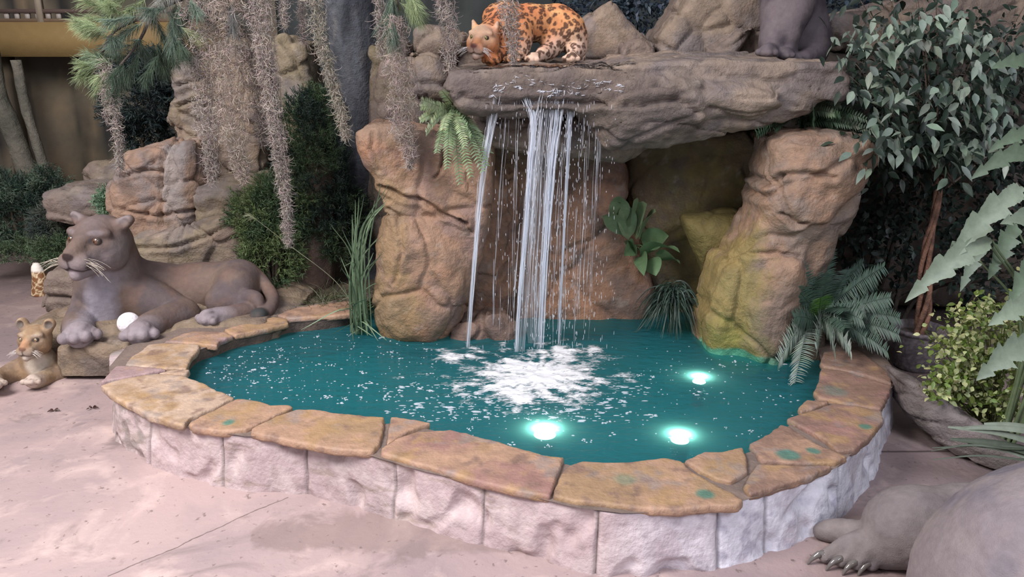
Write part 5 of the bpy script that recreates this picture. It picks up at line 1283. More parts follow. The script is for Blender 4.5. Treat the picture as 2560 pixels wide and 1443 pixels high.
moss('moss strand hanging left of the jaguar', [(1098, -50), (1112, 20), (1124, 90), (1126, 175)], [50, 46, 46, 12], 4.6, 1.1)
moss('moss strand hanging in front of the jaguar body', [(1268, -50), (1272, 20), (1282, 80), (1284, 158)], [48, 44, 36, 10], 4.5, 1.1)
moss('wisp of moss hanging under the pine bough before the rock tower', [(436, 60), (440, 110), (444, 170)], [26, 20, 6], 4.95)

# big grey pine trunk with a bough that reaches forward above the picture
def trunk_mesh(path, rad, n=60, sides=40, seed=1, ridge=0.012, fr=(9, 9, 1.6)):
    C = spline(path, n); R = np.interp(np.linspace(0, len(rad) - 1, n), range(len(rad)), rad)
    a = Acc(); tubes(a, C, R, sides); V = np.concatenate(a.V); F = [np.concatenate(f) for f in a.F.values()]
    cen_ = np.repeat(C, sides, 0); N_ = nrm(V - cen_); V = V + N_ * (ridge * (ridged(V * np.array(fr), 1, 3, seed) - 0.5) + ridge * fbm(V, 4, 3, seed + 3))[:, None]
    return V, F
big = at(918, 600, 6.1)
tree = thing('pine_tree', (big[0] + 0.08, 6.1, 0.2), 'big dark blue grey tree trunk standing left of the waterfall rocks', 'tree')
V, F = trunk_mesh([(big[0] + 0.10, 6.1, 0.1), at(922, 560, 6.1), at(905, 300, 6.1), at(870, 0, 6.1), at(850, -200, 6.1), at(840, -420, 6.1)], [0.24, 0.17, 0.145, 0.18, 0.19, 0.18], n=90, ridge=0.016)
build('trunk', V, F, M_BARK, tree, paint(V, (0.085, 0.092, 0.105), ((0.05, 0.055, 0.065), (14, 14, 2.5), 0.05, 0.3), ((0.13, 0.13, 0.13), (20, 20, 4), 0.25, 0.2)))
def limb(pts, rad, name='branch', n=30):
    V, F = trunk_mesh(pts, rad, n=n, sides=10, ridge=0.005); build(name, V, F, M_BARK, tree, paint(V, (0.10, 0.085, 0.07), ((0.06, 0.05, 0.045), 9, 0, 0.3)))
limb([at(855, -150, 6.1), at(760, -190, 5.5), at(600, -90, 5.0), at(470, -20, 4.85), at(380, 25, 4.85), at(290, 75, 4.82), at(255, 130, 4.8)], [0.07, 0.055, 0.04, 0.028, 0.02, 0.012, 0.006])
limb([at(860, -170, 6.1), at(950, -170, 5.2), at(1120, -120, 4.6), at(1290, -100, 4.5)], [0.06, 0.045, 0.03, 0.015])
limb([at(960, -165, 5.2), at(985, -60, 4.75), at(995, 30, 4.6)], [0.02, 0.012, 0.006], n=12)
limb([at(380, 25, 4.85), at(350, 100, 4.85), at(300, 165, 4.85)], [0.012, 0.008, 0.004], n=12)
def tuft(a, base, direc, L_, n, spread, col, r=0.0009, lw=0.09):
    """pine needles along a twig"""
    t = rp.uniform(0, 1, n) ** 0.8; d0 = nrm(np.array(direc, float)); p = base + d0 * (t * L_)[:, None]
    d = nrm(d0 * 1.1 + unit(n) * spread + np.array([0, 0, -0.12]))
    ln = rp.uniform(0.6, 1.1, n) * lw
    s = np.linspace(0, 1, 4)[None, :, None]; P = p[:, None] + d[:, None] * ln[:, None, None] * s + np.array([0, 0, -0.25]) * (ln[:, None, None] * s ** 2)
    tubes(a, P, np.array([1, 1, 0.8, 0.3]) * r, 3, vary(col, n, 0.35))
a = Acc(); LG, BG, DG = (0.30, 0.38, 0.20), (0.15, 0.21, 0.16), (0.08, 0.12, 0.08)
for (x, y, dx, dz, L_, n, c) in [(262, 95, -0.9, 0.25, 0.14, 330, LG), (300, 40, -0.8, 0.35, 0.16, 340, LG), (255, 60, -1, 0.1, 0.10, 260, LG), (350, 60, -0.6, -0.3, 0.16, 340, BG), (400, 40, -0.4, -0.6, 0.16, 340, BG), (440, 20, 0.1, -0.7, 0.16, 300, BG),
        (330, 110, -0.6, -0.5, 0.15, 340, BG), (280, 140, -0.8, -0.3, 0.14, 320, (0.22, 0.30, 0.18)), (250, 180, -1, -0.3, 0.10, 300, LG), (370, 120, 0.1, -0.8, 0.16, 300, DG), (420, 110, 0.2, -0.7, 0.14, 300, DG), (310, 170, -0.3, -0.8, 0.12, 240, DG),
        (480, 10, 0.3, -0.5, 0.14, 260, BG), (540, 0, 0.3, -0.3, 0.14, 240, (0.22, 0.24, 0.22)), (600, -10, 0.3, -0.5, 0.14, 220, (0.2, 0.21, 0.2)), (450, 70, 0.7, -0.3, 0.10, 160, (0.45, 0.5, 0.3)), (460, 100, 0.3, -0.6, 0.12, 180, DG), (340, -10, -0.8, 0.1, 0.16, 300, LG),
        (420, -20, -0.4, -0.2, 0.18, 300, (0.30, 0.31, 0.28)), (985, 0, -0.2, -0.8, 0.12, 300, BG), (1005, 10, 0.5, -0.6, 0.10, 260, LG), (975, 40, -0.3, -0.9, 0.10, 260, BG), (995, -40, 0.3, -0.4, 0.14, 260, LG)]:
    yy = 4.85 if x < 900 else 4.62
    for j in range(4):
        q = at(x + rp.uniform(-25, 25), y + rp.uniform(-22, 22), yy + rp.uniform(-0.12, 0.15))
        tuft(a, q, (dx + rp.normal() * 0.3, rp.normal() * 0.5, dz + rp.normal() * 0.3), L_, n // 2, 0.75, c)
a.done('needles', M_NEEDLE, tree)['kind'] = 'stuff'

def shrub(name, label, cat, blobs, nspray, col, col2, mat=M_NEEDLE, m=12, ln=(0.015, 0.035), w=0.0022, L_=(0.05, 0.10), stem=True, group=None, up=0.5):
    """soft needle foliage: blobs (px,py,Y,rx,rz in px)"""
    base = at(blobs[0][0], blobs[0][1], blobs[0][2]); zb = 0.2 if base[1] > 4.9 else 0.0
    t = thing(name, (base[0], base[1], zb), label, cat, group)
    a = Acc(); tot = sum(b[3] * b[4] for b in blobs)
    for (x, y, Y_, rx, rz) in blobs:
        n = int(nspray * rx * rz / tot); c0 = at(x, y, Y_); ph = size_at(c0, 1)
        u = unit(n); rad = rp.uniform(0.35, 1.0, (n, 1)) ** 0.5; p = c0 + u * rad * np.array([rx * ph, min(rx, rz) * ph * 0.8, rz * ph])
        p = p + 0.05 * np.stack([noise(p, 7, 1), noise(p, 7, 2), noise(p, 7, 3)], 1)
        d = nrm(u * 0.8 + np.array([0, -0.2, up]) + unit(n) * 0.5); l_ = rp.uniform(*L_, n)
        cc = vary(col, n, 0.3); mixk = (noise(p, 5, 9) > 0.05)[:, None]; cc = np.where(mixk, vary(col2, n, 0.3), cc)
        ok = p[:, 2] > zb + 0.01; p, d, l_, cc = p[ok], d[ok], l_[ok], cc[ok]; n = len(p)
        k = np.tile(np.linspace(0.1, 1, m), n); pi = np.repeat(np.arange(n), m)
        q = p[pi] + d[pi] * (l_[pi] * k)[:, None]; dd = nrm(d[pi] * 0.8 + unit(n * m) * 0.8); le = rp.uniform(*ln, n * m)
        P = np.stack([q, q + dd * (le * 0.5)[:, None], q + dd * le[:, None] + np.array([0, 0, -0.1]) * le[:, None]], 1)
        blades(a, P, np.array([1, 0.8, 0.15]) * w, unit(n * m), 0.0, col=cc[pi])
        Ps = np.stack([p, p + d * (l_ * 0.5)[:, None], p + d * l_[:, None]], 1); tubes(a, Ps, 0.0012, 3, cc * 0.6)
    a.done('foliage', mat, t, origin=None)['kind'] = 'stuff'
    if stem:
        a = Acc()
        for (x, y, Y_, rx, rz) in blobs[:4]:
            c0 = at(x, y, Y_); tubes(a, spline([(base[0] + (c0[0] - base[0]) * 0.2, base[1], zb), (base[0] + (c0[0] - base[0]) * 0.6, base[1], (zb + c0[2]) / 2), c0], 8), np.linspace(0.018, 0.006, 8), 6, (0.09, 0.07, 0.05))
        a.done('stem', M_BARK, t)
    return t
JG, JG2, JD = (0.075, 0.12, 0.06), (0.13, 0.18, 0.075), (0.035, 0.06, 0.045)
shrub('juniper_shrub', 'dense green juniper shrub just behind the lioness tail', 'shrub', [(680, 640, 5.55, 70, 90), (650, 540, 5.6, 70, 60), (700, 520, 5.65, 70, 80), (640, 600, 5.5, 40, 60)], 3000, JG, JG2, group='junipers before the big trunk')
shrub('juniper_shrub', 'tall dark green juniper shrub around the foot of the big trunk', 'shrub', [(790, 480, 5.8, 90, 170), (760, 350, 5.9, 80, 110), (850, 560, 5.75, 70, 90), (800, 280, 6.0, 60, 60)], 3800, JD, JG, group='junipers before the big trunk')
shrub('juniper_shrub', 'low blue green bush at the far left edge beneath the pale trunk', 'shrub', [(60, 540, 6.9, 90, 90), (110, 480, 7.1, 60, 50), (20, 480, 7.0, 50, 50)], 2000, (0.09, 0.13, 0.09), JD, w=0.003, ln=(0.02, 0.05))
shrub('ground_cover', 'low creeping green plants along the far left floor edge', 'shrub', [(50, 645, 6.6, 90, 34), (150, 630, 6.4, 60, 30)], 1300, (0.10, 0.15, 0.08), JG, stem=False)
shrub('dwarf_conifer', 'tiny light green conifer behind the lioness ear', 'shrub', [(288, 512, 6.0, 32, 28)], 500, (0.22, 0.32, 0.22), (0.15, 0.24, 0.15), w=0.003)
shrub('dark_shrub', 'dark blue green hanging bush behind the pine tip', 'shrub', [(340, 240, 7.2, 90, 90), (400, 190, 7.3, 80, 60), (360, 330, 7.3, 60, 50)], 1800, (0.045, 0.065, 0.06), (0.03, 0.045, 0.045), w=0.004, ln=(0.02, 0.06))
shrub('grey_shrub', 'spiky dark bush left of the lioness head', 'shrub', [(140, 560, 6.6, 50, 40)], 500, (0.05, 0.07, 0.06), (0.09, 0.10, 0.08), w=0.003, ln=(0.04, 0.09))

def frond(a, base, direc, L_, droop, nl, leaf, w, col, curl=0.0, roll=None, taper=0.25, rach=0.003, S=18, fwd=0.5):
    """a pinnate frond: arched rachis with pairs of narrow leaflets"""
    d = nrm(np.array(direc, float)); t = np.linspace(0, 1, S)
    C = base + d * (t * L_)[:, None] + np.array([0, 0, -1]) * (droop * L_ * t ** 2)[:, None]
    side = nrm(np.cross(d, [0, 0, 1.0])) if roll is None else nrm(np.array(roll, float))
    tubes(a, C, np.linspace(1, 0.3, S) * rach, 4, np.array(col) * 0.75)
    u = np.linspace(0.08, 0.99, nl); p = np.stack([np.interp(u, t, C[:, j]) for j in range(3)], 1); T = nrm(np.gradient(p, axis=0))
    env = np.sin(np.pi * np.clip(u * (1 - taper) + taper * 0.55, 0, 1)) ** 0.6
    for sg in (-1, 1):
        dd = nrm(side * sg + T * fwd + rp.normal(size=(nl, 3)) * 0.07); ln = leaf * env * rp.uniform(0.85, 1.1, nl)
        s = np.linspace(0, 1, 4)[None, :, None]
        P = p[:, None] + dd[:, None] * ln[:, None, None] * s + np.array([0, 0, -1]) * (ln[:, None, None] * s ** 2 * (0.18 + curl))
        blades(a, P, np.array([0.7, 1, 0.75, 0.1]) * w, T, 0.3, col=vary(col, nl, 0.2))
def plant(name, label, cat, loc, group=None): return thing(name, loc, label, cat, group)

# fern at the left end of the ledge
b0 = at(1130, 275, 4.62)
pf = plant('fern', 'light green fern spilling over the left end of the ledge', 'fern', b0)
for i, (tx, ty, dp, c) in enumerate([(1040, 268, .1, 1), (1062, 250, 0, 1), (1100, 240, 0, 1), (1055, 300, .2, 1), (1070, 330, .3, 1), (1100, 360, .3, 0), (1120, 400, .3, 0), (1145, 420, .3, 0), (1170, 410, .3, 0), (1190, 390, .3, 0), (1205, 370, .3, 0), (1160, 350, .4, 1), (1130, 340, .4, 1), (1090, 290, .2, 1), (1150, 250, .1, 1), (1180, 330, .4, 0), (1200, 410, .3, 0), (1110, 310, .3, 1)]):
    tip = at(tx, ty, 4.40 + rp.uniform(-0.08, 0.10)); d = tip - b0; L_ = np.linalg.norm(d); a = Acc()
    frond(a, b0 + rp.normal(size=3) * 0.015, d / L_ + [0, 0, dp], L_, dp * 1.2, 26, 0.040, 0.0045, (0.30, 0.37, 0.21) if c else (0.17, 0.25, 0.13), roll=(1, 0.3, 0.2) if abs(d[0]) < abs(d[2]) else (0, 0.6, 1))
    a.done('frond', M_LEAF, pf)
# dark ferns under the right end of the ledge
b0 = at(2010, 290, 4.75)
pf = plant('fern', 'dark green ferns growing between the ledge and the leaning rock', 'fern', b0)
for i in range(22):
    tip = at(rp.uniform(1880, 2170), rp.uniform(235, 345), 4.5 + rp.uniform(-0.15, 0.1)); d = tip - b0; L_ = np.linalg.norm(d); a = Acc()
    frond(a, b0 + rp.normal(size=3) * 0.03, d / L_ + [0, 0, .2], L_, 0.25, 22, 0.045, 0.005, (0.05, 0.09, 0.05) if i % 3 else (0.15, 0.20, 0.13), roll=(0, 0.6, 1)); a.done('frond', M_LEAF, pf)
b0 = at(2080, 330, 5.0)
pf = plant('fern', 'tall upright dark fern right of the ledge end', 'fern', b0)
for i in range(20):
    tip = at(rp.uniform(2030, 2150), rp.uniform(120, 300), 4.8 + rp.uniform(-0.15, 0.1)); d = tip - b0; L_ = np.linalg.norm(d); a = Acc()
    frond(a, b0 + rp.normal(size=3) * 0.03, d / L_ + [0, 0, .1], L_, 0.15, 24, 0.05, 0.005, (0.045, 0.075, 0.05) if i % 3 else (0.12, 0.15, 0.10), roll=(1, 0.2, 0)); a.done('frond', M_LEAF, pf)
# sago palm at the foot of the leaning rock
b0 = at(2045, 800, 4.40)
pf = plant('sago_palm', 'sago palm with feathery blue green fronds beside the leaning rock', 'palm', (b0[0], b0[1], 0.2))
for (tx, ty, Y_, dp, c) in [(2020, 560, 4.5, .05, 0), (2060, 600, 4.6, .1, 0), (1990, 640, 4.3, .1, 0), (2130, 640, 4.6, .2, 0), (2230, 650, 4.5, .2, 0), (2250, 710, 4.3, .25, 0), (2270, 790, 4.2, .3, 0), (2255, 820, 4.1, .35, 0), (2230, 870, 4.05, .4, 0),
                        (2150, 880, 3.95, .5, 1), (2090, 880, 3.95, .5, 1), (2010, 950, 4.0, .6, 1), (1955, 915, 4.05, .5, 1), (1975, 870, 4.1, .5, 0), (2055, 720, 4.1, .3, 2), (2200, 690, 4.7, .2, 0), (2170, 760, 4.2, .3, 0), (2120, 820, 4.0, .4, 0), (1965, 760, 4.2, .3, 0), (1975, 700, 4.25, .2, 0), (2180, 800, 4.1, .4, 0), (2030, 880, 4.0, .6, 1), (2100, 600, 4.55, .1, 0), (2180, 640, 4.6, .15, 0), (2000, 590, 4.4, .05, 0), (2240, 750, 4.4, .25, 0), (2120, 700, 4.3, .2, 0), (2190, 850, 4.1, .45, 0), (2130, 770, 4.05, .35, 0), (1985, 820, 4.1, .4, 1), (2080, 660, 4.3, .2, 0)]:
    tip = at(tx, ty, Y_); d = tip - b0; L_ = np.linalg.norm(d); a = Acc(); cc = [(0.075, 0.125, 0.095), (0.24, 0.30, 0.25), (0.13, 0.30, 0.06)][c]
    frond(a, b0 + rp.normal(size=3) * 0.02, d / L_ + [0, 0, dp], L_, dp, 44, 0.085, 0.0035, cc, roll=(1, 0.3, 0.15) if abs(d[0]) < abs(d[2]) else (0.1, 0.7, 0.8), S=20, rach=0.0045, fwd=0.45); a.done('frond', M_LEAF, pf)
a = Acc(); tubes(a, [[b0[0], b0[1], 0.0], [b0[0], b0[1], 0.2], [b0[0], b0[1], b0[2]]], [0.07, 0.06, 0.04], 12, (0.10, 0.08, 0.06)); a.done('trunk', M_BARK, pf)

def broad(a, base, tip, w, col, droop=0.15, side=None, S=9, prof=None, fold=0.35):
    base = np.array(base); tip = np.array(tip); t = np.linspace(0, 1, S); d = tip - base; L_ = np.linalg.norm(d)
    C = base + d * t[:, None] + np.array([0, 0, 1]) * (droop * L_ * 4 * t * (1 - t))[:, None]
    if side is None: side = nrm(np.cross(d, [0, -1, 0.3]) + rp.normal(size=3) * 0.25)
    W_ = (np.sin(np.pi * t ** 0.8) ** 0.75 * w if prof is None else prof(t) * w); W_[-1] = 0.0008
    blades(a, C, W_, side, fold, col=np.array(col) * rp.uniform(0.85, 1.15))
# broad leaves and dark grassy tuft in the alcove
b0 = at(1590, 600, 5.0)
pf = plant('broadleaf_plant', 'green broad pointed leaves growing in the gap right of the waterfall', 'plant', b0)
for (bx, by, tx, ty, w) in [(1545, 570, 1550, 490, 26), (1560, 590, 1505, 540, 24), (1570, 600, 1560, 510, 24), (1590, 600, 1618, 510, 28), (1600, 600, 1640, 530, 26), (1610, 620, 1672, 590, 28), (1600, 640, 1700, 632, 26), (1585, 620, 1560, 640, 22), (1620, 650, 1640, 690, 24), (1600, 640, 1610, 690, 20), (1640, 650, 1700, 660, 22), (1575, 570, 1585, 500, 22), (1560, 560, 1530, 505, 22), (1590, 640, 1570, 600, 20)]:
    q = at(bx, by, 5.02); a = Acc(); broad(a, q, at(tx, ty, 4.86 + rp.uniform(-0.06, 0.06)), size_at(q, w), (0.10, 0.17, 0.08) if ty > 560 else (0.16, 0.22, 0.12)); a.done('leaf', M_LEAF, pf)
a = Acc()
for k in range(9):
    q = at(1600 + rp.uniform(-40, 40), 620 + rp.uniform(-40, 50), 5.02); tubes(a, spline([b0 + [0, 0.05, -0.05], (b0 + q) / 2, q], 6), 0.004, 5, (0.08, 0.12, 0.05))
a.done('stem', M_LEAF, pf)
b0 = at(1680, 735, 4.86)
pf = plant('grass_tuft', 'dark drooping grassy tuft between the wet rock and the leaning rock', 'grass', b0)
a = Acc(); n = 330
az = rp.uniform(0, 2 * math.pi, n); el = rp.uniform(-0.2, 1.1, n); d = np.stack([np.cos(az) * np.cos(el), -np.abs(np.sin(az)) * np.cos(el) * 0.8, np.sin(el)], 1); ln = rp.uniform(0.14, 0.25, n)
s = np.linspace(0, 1, 8)[None, :, None]; P = b0 + rp.normal(size=(n, 1, 3)) * 0.03 + d[:, None] * ln[:, None, None] * s + np.array([0, 0, -1]) * ln[:, None, None] * s ** 2 * 1.05
P[:, :, 2] = np.maximum(P[:, :, 2], ZW + 0.01)
blades(a, P, np.array([0.6, 1, 1, 1, 0.9, 0.8, 0.5, 0.1]) * 0.0038, unit(n), 0.3, col=vary((0.035, 0.06, 0.045), n, 0.5)); o = a.done('blades', M_LEAF, pf); o['kind'] = 'stuff'

# reeds at the left of the standing rock
b0 = on(902, 832, ZW + 0.01)
pf = plant('reed_clump', 'tall green reeds standing in the water left of the standing rock', 'grass', b0)
for (tx, ty, bend, n) in [(890, 500, .05, 2), (925, 495, .1, 2), (955, 440, .1, 1), (960, 472, .3, 2), (1000, 485, .5, 1), (960, 512, .5, 2), (850, 575, .3, 1), (828, 560, .4, 1), (885, 545, .2, 2), (910, 560, .2, 2), (930, 540, .2, 3), (945, 580, .3, 3), (900, 600, .2, 3), (920, 620, .2, 3), (870, 640, .3, 2), (940, 640, .3, 3), (880, 680, .3, 3),
                       (850, 665, .9, 1), (760, 825, .9, 1), (985, 835, .9, 1), (950, 845, .7, 2), (865, 848, .8, 2), (820, 838, .8, 1), (1000, 770, .8, 1), (840, 780, .8, 1), (870, 760, .6, 1), (910, 740, .3, 3), (960, 700, .4, 2), (845, 740, .7, 1), (935, 850, .8, 1), (900, 850, .7, 1), (975, 800, .8, 1)]:
    for j in range(n):
        tip = at(tx + rp.uniform(-10, 10) * n, ty + rp.uniform(-12, 12) * (n > 1), b0[1] + rp.uniform(-0.25, 0.05)); tip[2] = max(tip[2], ZW + 0.015)
        a = Acc(); q = b0 + np.array([rp.normal() * 0.03, rp.normal() * 0.02, 0]); L_ = np.linalg.norm(tip - q)
        mid = (q + tip) / 2 + np.array([-(tip[0] - q[0]) * 0.35, 0, bend * L_ * 0.45]); C = spline([q, mid, tip], 14)
        blades(a, C, np.sin(np.pi * np.linspace(0.12, 0.99, 14)) ** 0.5 * 0.0046, np.array([1, rp.normal() * 0.5, 0.1]), 0.4, col=np.array((0.13, 0.19, 0.11)) * rp.uniform(0.6, 1.5)); a.done('blade', M_LEAF, pf)
a = Acc(); tubes(a, spline([at(905, 800, 4.9), at(840, 705, 4.95), at(730, 618, 5.0), at(635, 545, 5.0)], 24), np.linspace(0.003, 0.0016, 24), 4, (0.22, 0.23, 0.15)); a.done('stalk', M_LEAF, pf)
a = Acc(); tuft(a, at(640, 548, 5.0), (-1, 0, 0.6), 0.05, 30, 0.6, (0.3, 0.32, 0.2), lw=0.05); a.done('seed_head', M_NEEDLE, pf)
b0 = at(840, 735, 5.15)
pf = plant('wild_grass', 'thin wild grass growing behind the pool rim near the reeds', 'grass', b0)
a = Acc(); n = 420
p = np.stack([rp.uniform(-1.35, -0.85, n), rp.uniform(5.05, 5.5, n), np.full(n, 0.22)], 1); d = nrm(unit(n) * np.array([0.8, 0.8, 0.2]) + np.array([0, -0.1, 0.8])); ln = rp.uniform(0.08, 0.26, n)
P = p[:, None] + d[:, None] * ln[:, None, None] * s + np.array([0, 0, -1]) * ln[:, None, None] * s ** 2 * 0.35
blades(a, P, np.array([1, 1, 1, 0.9, 0.8, 0.7, 0.4, 0.1]) * 0.002, unit(n), 0.2, col=vary((0.10, 0.12, 0.06), n, 0.5)); a.done('blades', M_LEAF, pf)['kind'] = 'stuff'

# flared brown trunk base behind the lioness tail
V, F = trunk_mesh([at(775, 765, 5.75), at(775, 730, 5.78), at(785, 660, 5.8), at(795, 560, 5.85), at(800, 420, 5.95), at(800, 330, 6.0)], [0.27, 0.20, 0.15, 0.13, 0.12, 0.10], n=60, ridge=0.02, fr=(7, 7, 1.0))
o = build('tree_trunk', V, F, M_BARK, None, paint(V, (0.16, 0.11, 0.085), ((0.11, 0.08, 0.065), (9, 9, 1.5), 0, 0.3)))
tag(o, 'flared brown trunk base rising behind the lioness tail', 'tree')
for k, (pts, r) in enumerate([([(75, 455), (50, 380), (20, 300), (-10, 230), (-30, 120)], 0.10), ([(120, 450), (85, 340), (60, 250), (40, 150)], 0.05)]):
    V, F = trunk_mesh([at(x, y, 8.6 - 0.3 * k) for x, y in pts][0:1] + [at(x, y, 8.6 - 0.3 * k) for x, y in pts], [r * 1.1, r, r, r, r, r][:len(pts) + 1], n=40, sides=16)
    q = at(pts[0][0], pts[0][1], 8.6 - 0.3 * k); V2, F2 = trunk_mesh([(q[0] + 0.1, q[1], 0.0), (q[0] + 0.04, q[1], q[2] / 2), q] + [at(x, y, 8.6 - 0.3 * k) for x, y in pts[1:]], [r * 1.2, r * 1.1] + [r] * len(pts), n=50, sides=16)
    o = build('tree_trunk', V2, F2, M_BARK, None, paint(V2, (0.16, 0.15, 0.12), ((0.10, 0.10, 0.08), 3, 0, 0.4)))
    tag(o, ['thick pale leaning trunk far back at the left edge', 'thin pale leaning trunk far back at the left edge'][k], 'tree')

# ficus in a wicker pot
pc = on(2285, 918, 0.0); pt = thing('potted_ficus', (pc[0], pc[1], 0), 'ficus tree with braided reddish stems in a grey wicker pot at the right', 'plant')
nr, ns = 26, 72; th_ = np.linspace(0, 2 * math.pi, ns, endpoint=False); V = []
prof = [(0.0, 0.105), (0.01, 0.118)] + [(z_, 0.118 + 0.035 * z_ / 0.25) for z_ in np.linspace(0.02, 0.235, 20)] + [(0.245, 0.165), (0.262, 0.168), (0.268, 0.155), (0.24, 0.140), (0.21, 0.135)]
for i_, (z_, r_) in enumerate(prof):
    wv = 0.004 * np.sin(th_ * 18 + (i_ % 2) * math.pi) if 1 < i_ < 22 else 0.003 * np.sin(th_ * 24 + z_ * 200)
    V += [(pc[0] + (r_ + w_) * math.cos(t_), pc[1] + (r_ + w_) * math.sin(t_), z_) for t_, w_ in zip(th_, wv)]
V = np.array(V); nr = len(prof); i = np.arange(nr - 1)[:, None] * ns + np.arange(ns)[None]; j = np.arange(nr - 1)[:, None] * ns + (np.arange(ns)[None] + 1) % ns
Q = np.stack([i, j, j + ns, i + ns], -1).reshape(-1, 4)
build('wicker_pot', V, Q, M_WICKER, pt, paint(V, (0.20, 0.175, 0.18), ((0.13, 0.11, 0.115), 40, 0, 0.2)))
V = np.array([[pc[0], pc[1], 0.225]] + [(pc[0] + 0.138 * math.cos(t_), pc[1] + 0.138 * math.sin(t_), 0.215) for t_ in th_]); build('potting_soil', V, [(0, k + 1, (k + 1) % ns + 1) for k in range(ns)], M_BARK, pt, np.array([0.12, 0.10, 0.09]))
tp = at(2345, 440, pc[1] + 0.05)
for k in range(4):
    t_ = np.linspace(0, 1, 60); ctr_ = np.array([pc[0], pc[1], 0.2]) * (1 - t_)[:, None] + tp * t_[:, None]
    rr_ = 0.022 + 0.010 * np.sin(t_ * 6); an_ = t_ * 7 + k * math.pi / 2
    C = ctr_ + np.stack([rr_ * np.cos(an_), rr_ * np.sin(an_), 0 * t_], 1) + np.array([0.012, 0, 0]) * np.sin(t_ * 9)[:, None]
    V, F = trunk_mesh(C, [0.016, 0.014, 0.012], n=60, sides=10, ridge=0.003); build('stem', V, F, M_BARK, pt, paint(V, (0.23, 0.125, 0.085), ((0.13, 0.075, 0.055), 20, 0.05, 0.3)))
tips = []
a = Acc()
for k in range(34):
    e = at(rp.uniform(2100, 2600), rp.uniform(-80, 440), rp.uniform(4.2, 5.3)); q = tp + rp.normal(size=3) * 0.05
    C = spline([q, (q + e) / 2 + [0, 0, 0.08], e], 12); tubes(a, C, np.linspace(0.008, 0.002, 12), 5, (0.12, 0.09, 0.07)); tips.append(C)
a.done('branches', M_BARK, pt)
def leafy(a, P0, D, ln, w, col, fold=0.25, up=None):
    n = len(P0); t = np.linspace(0, 1, 5)[None, :, None]
    P = P0[:, None] + D[:, None] * ln[:, None, None] * t + np.array([0, 0, -1]) * ln[:, None, None] * t ** 2 * 0.2
    sd = nrm(np.cross(D, np.array([0, -0.5, 1]) + rp.normal(size=(n, 3)) * 0.5))
    blades(a, P, np.array([0.15, 0.9, 1.0, 0.6, 0.03])[None] * w[:, None], sd, fold, col=col)
a = Acc(); P0, D = [], []
for C in tips:
    for q in range(46):
        c_ = C[rp.randint(3, 12)]; P0.append(c_ + rp.normal(size=3) * np.array([0.09, 0.09, 0.08])); D.append(nrm(rp.normal(size=3) * np.array([1, 0.8, 0.5]) + np.array([0, -0.25, -0.55])))
for q in range(420):   # hanging outer sprays
    cx_, cy_ = [(2150, 110), (2230, 90), (2320, 70), (2420, 80), (2220, 230), (2290, 330), (2200, 350), (2400, 380), (2440, 360), (2500, 160), (2350, 240), (2480, 260)][rp.randint(12)]
    P0.append(at(cx_ + rp.normal() * 38, cy_ + rp.normal() * 30, rp.uniform(4.0, 4.4))); D.append(nrm(np.array([rp.normal() * 0.7, -0.4, -0.6 + rp.normal() * 0.3])))
P0, D = np.array(P0), np.array(D); n = len(P0)
ok_ = P0[:, 2] > 0.9; P0, D = P0[ok_], D[ok_]; n = len(P0)
lc = np.where((rp.rand(n, 1) < 0.07) | (np.arange(n)[:, None] > n - 260), vary((0.17, 0.22, 0.17), n, 0.3), vary((0.026, 0.042, 0.03), n, 0.4))  # front sprays light, leaves behind dark: crown shading put into the colour
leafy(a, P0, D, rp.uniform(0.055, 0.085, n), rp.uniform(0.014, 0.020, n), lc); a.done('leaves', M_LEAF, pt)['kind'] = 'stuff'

# split-leaf plant at the right edge, close to the camera
def lobed(seed):
    r = np.random.RandomState(seed)
    def f(t):
        env = np.sin(np.pi * np.clip(t, 0, 1) ** 0.75) ** 0.7
        return env * (0.50 + 0.50 * np.mod(1 - t * 4.0 + 0.2, 1.0) ** 0.9) * (1 + 0.05 * r.normal(size=len(t)))
    return f
b0 = np.array([2.35, 3.5, 0.0]); pf = plant('split_leaf_plant', 'plant with big pale green jagged leaves reaching in from the right edge', 'plant', b0)
for k, (bx, by, tx, ty, w, Y_, bright) in enumerate([(2480, 600, 2262, 757, 40, 3.3, 1), (2560, 470, 2355, 668, 42, 3.35, 1), (2460, 590, 2400, 730, 26, 3.4, 1), (2600, 375, 2425, 450, 30, 3.4, 0), (2600, 170, 2478, 172, 26, 3.4, 0), (2620, 330, 2470, 380, 26, 3.6, 0), (2590, 850, 2440, 952, 44, 3.0, 1), (2600, 760, 2470, 815, 36, 3.1, 1), (2540, 560, 2470, 700, 34, 3.5, 0), (2620, 560, 2500, 560, 30, 3.2, 1), (2600, 640, 2520, 770, 40, 3.3, 0), (2440, 640, 2330, 700, 20, 3.5, 0)]):
    q = at(bx, by, Y_); e = at(tx, ty, Y_ - 0.08); a = Acc()
    cc = np.array((0.22, 0.28, 0.20) if bright else (0.12, 0.17, 0.11)); sd = nrm(np.cross(e - q, [0.1, -1, 0.45]))
    broad(a, q, e, size_at(q, w * 0.95), cc, 0.10, sd, 61, lobed(k), 0.35); lf = a.done('leaf', M_LEAF, pf)
    a = Acc(); tubes(a, spline([b0 + [0.02 * (k % 4), 0.02 * (k % 3), 0], (b0 + q) / 2 + [0.12, 0, 0.2], q], 16), np.linspace(0.010, 0.004, 16), 6, (0.14, 0.19, 0.10)); a.done('leaf_stalk', M_LEAF, lf)
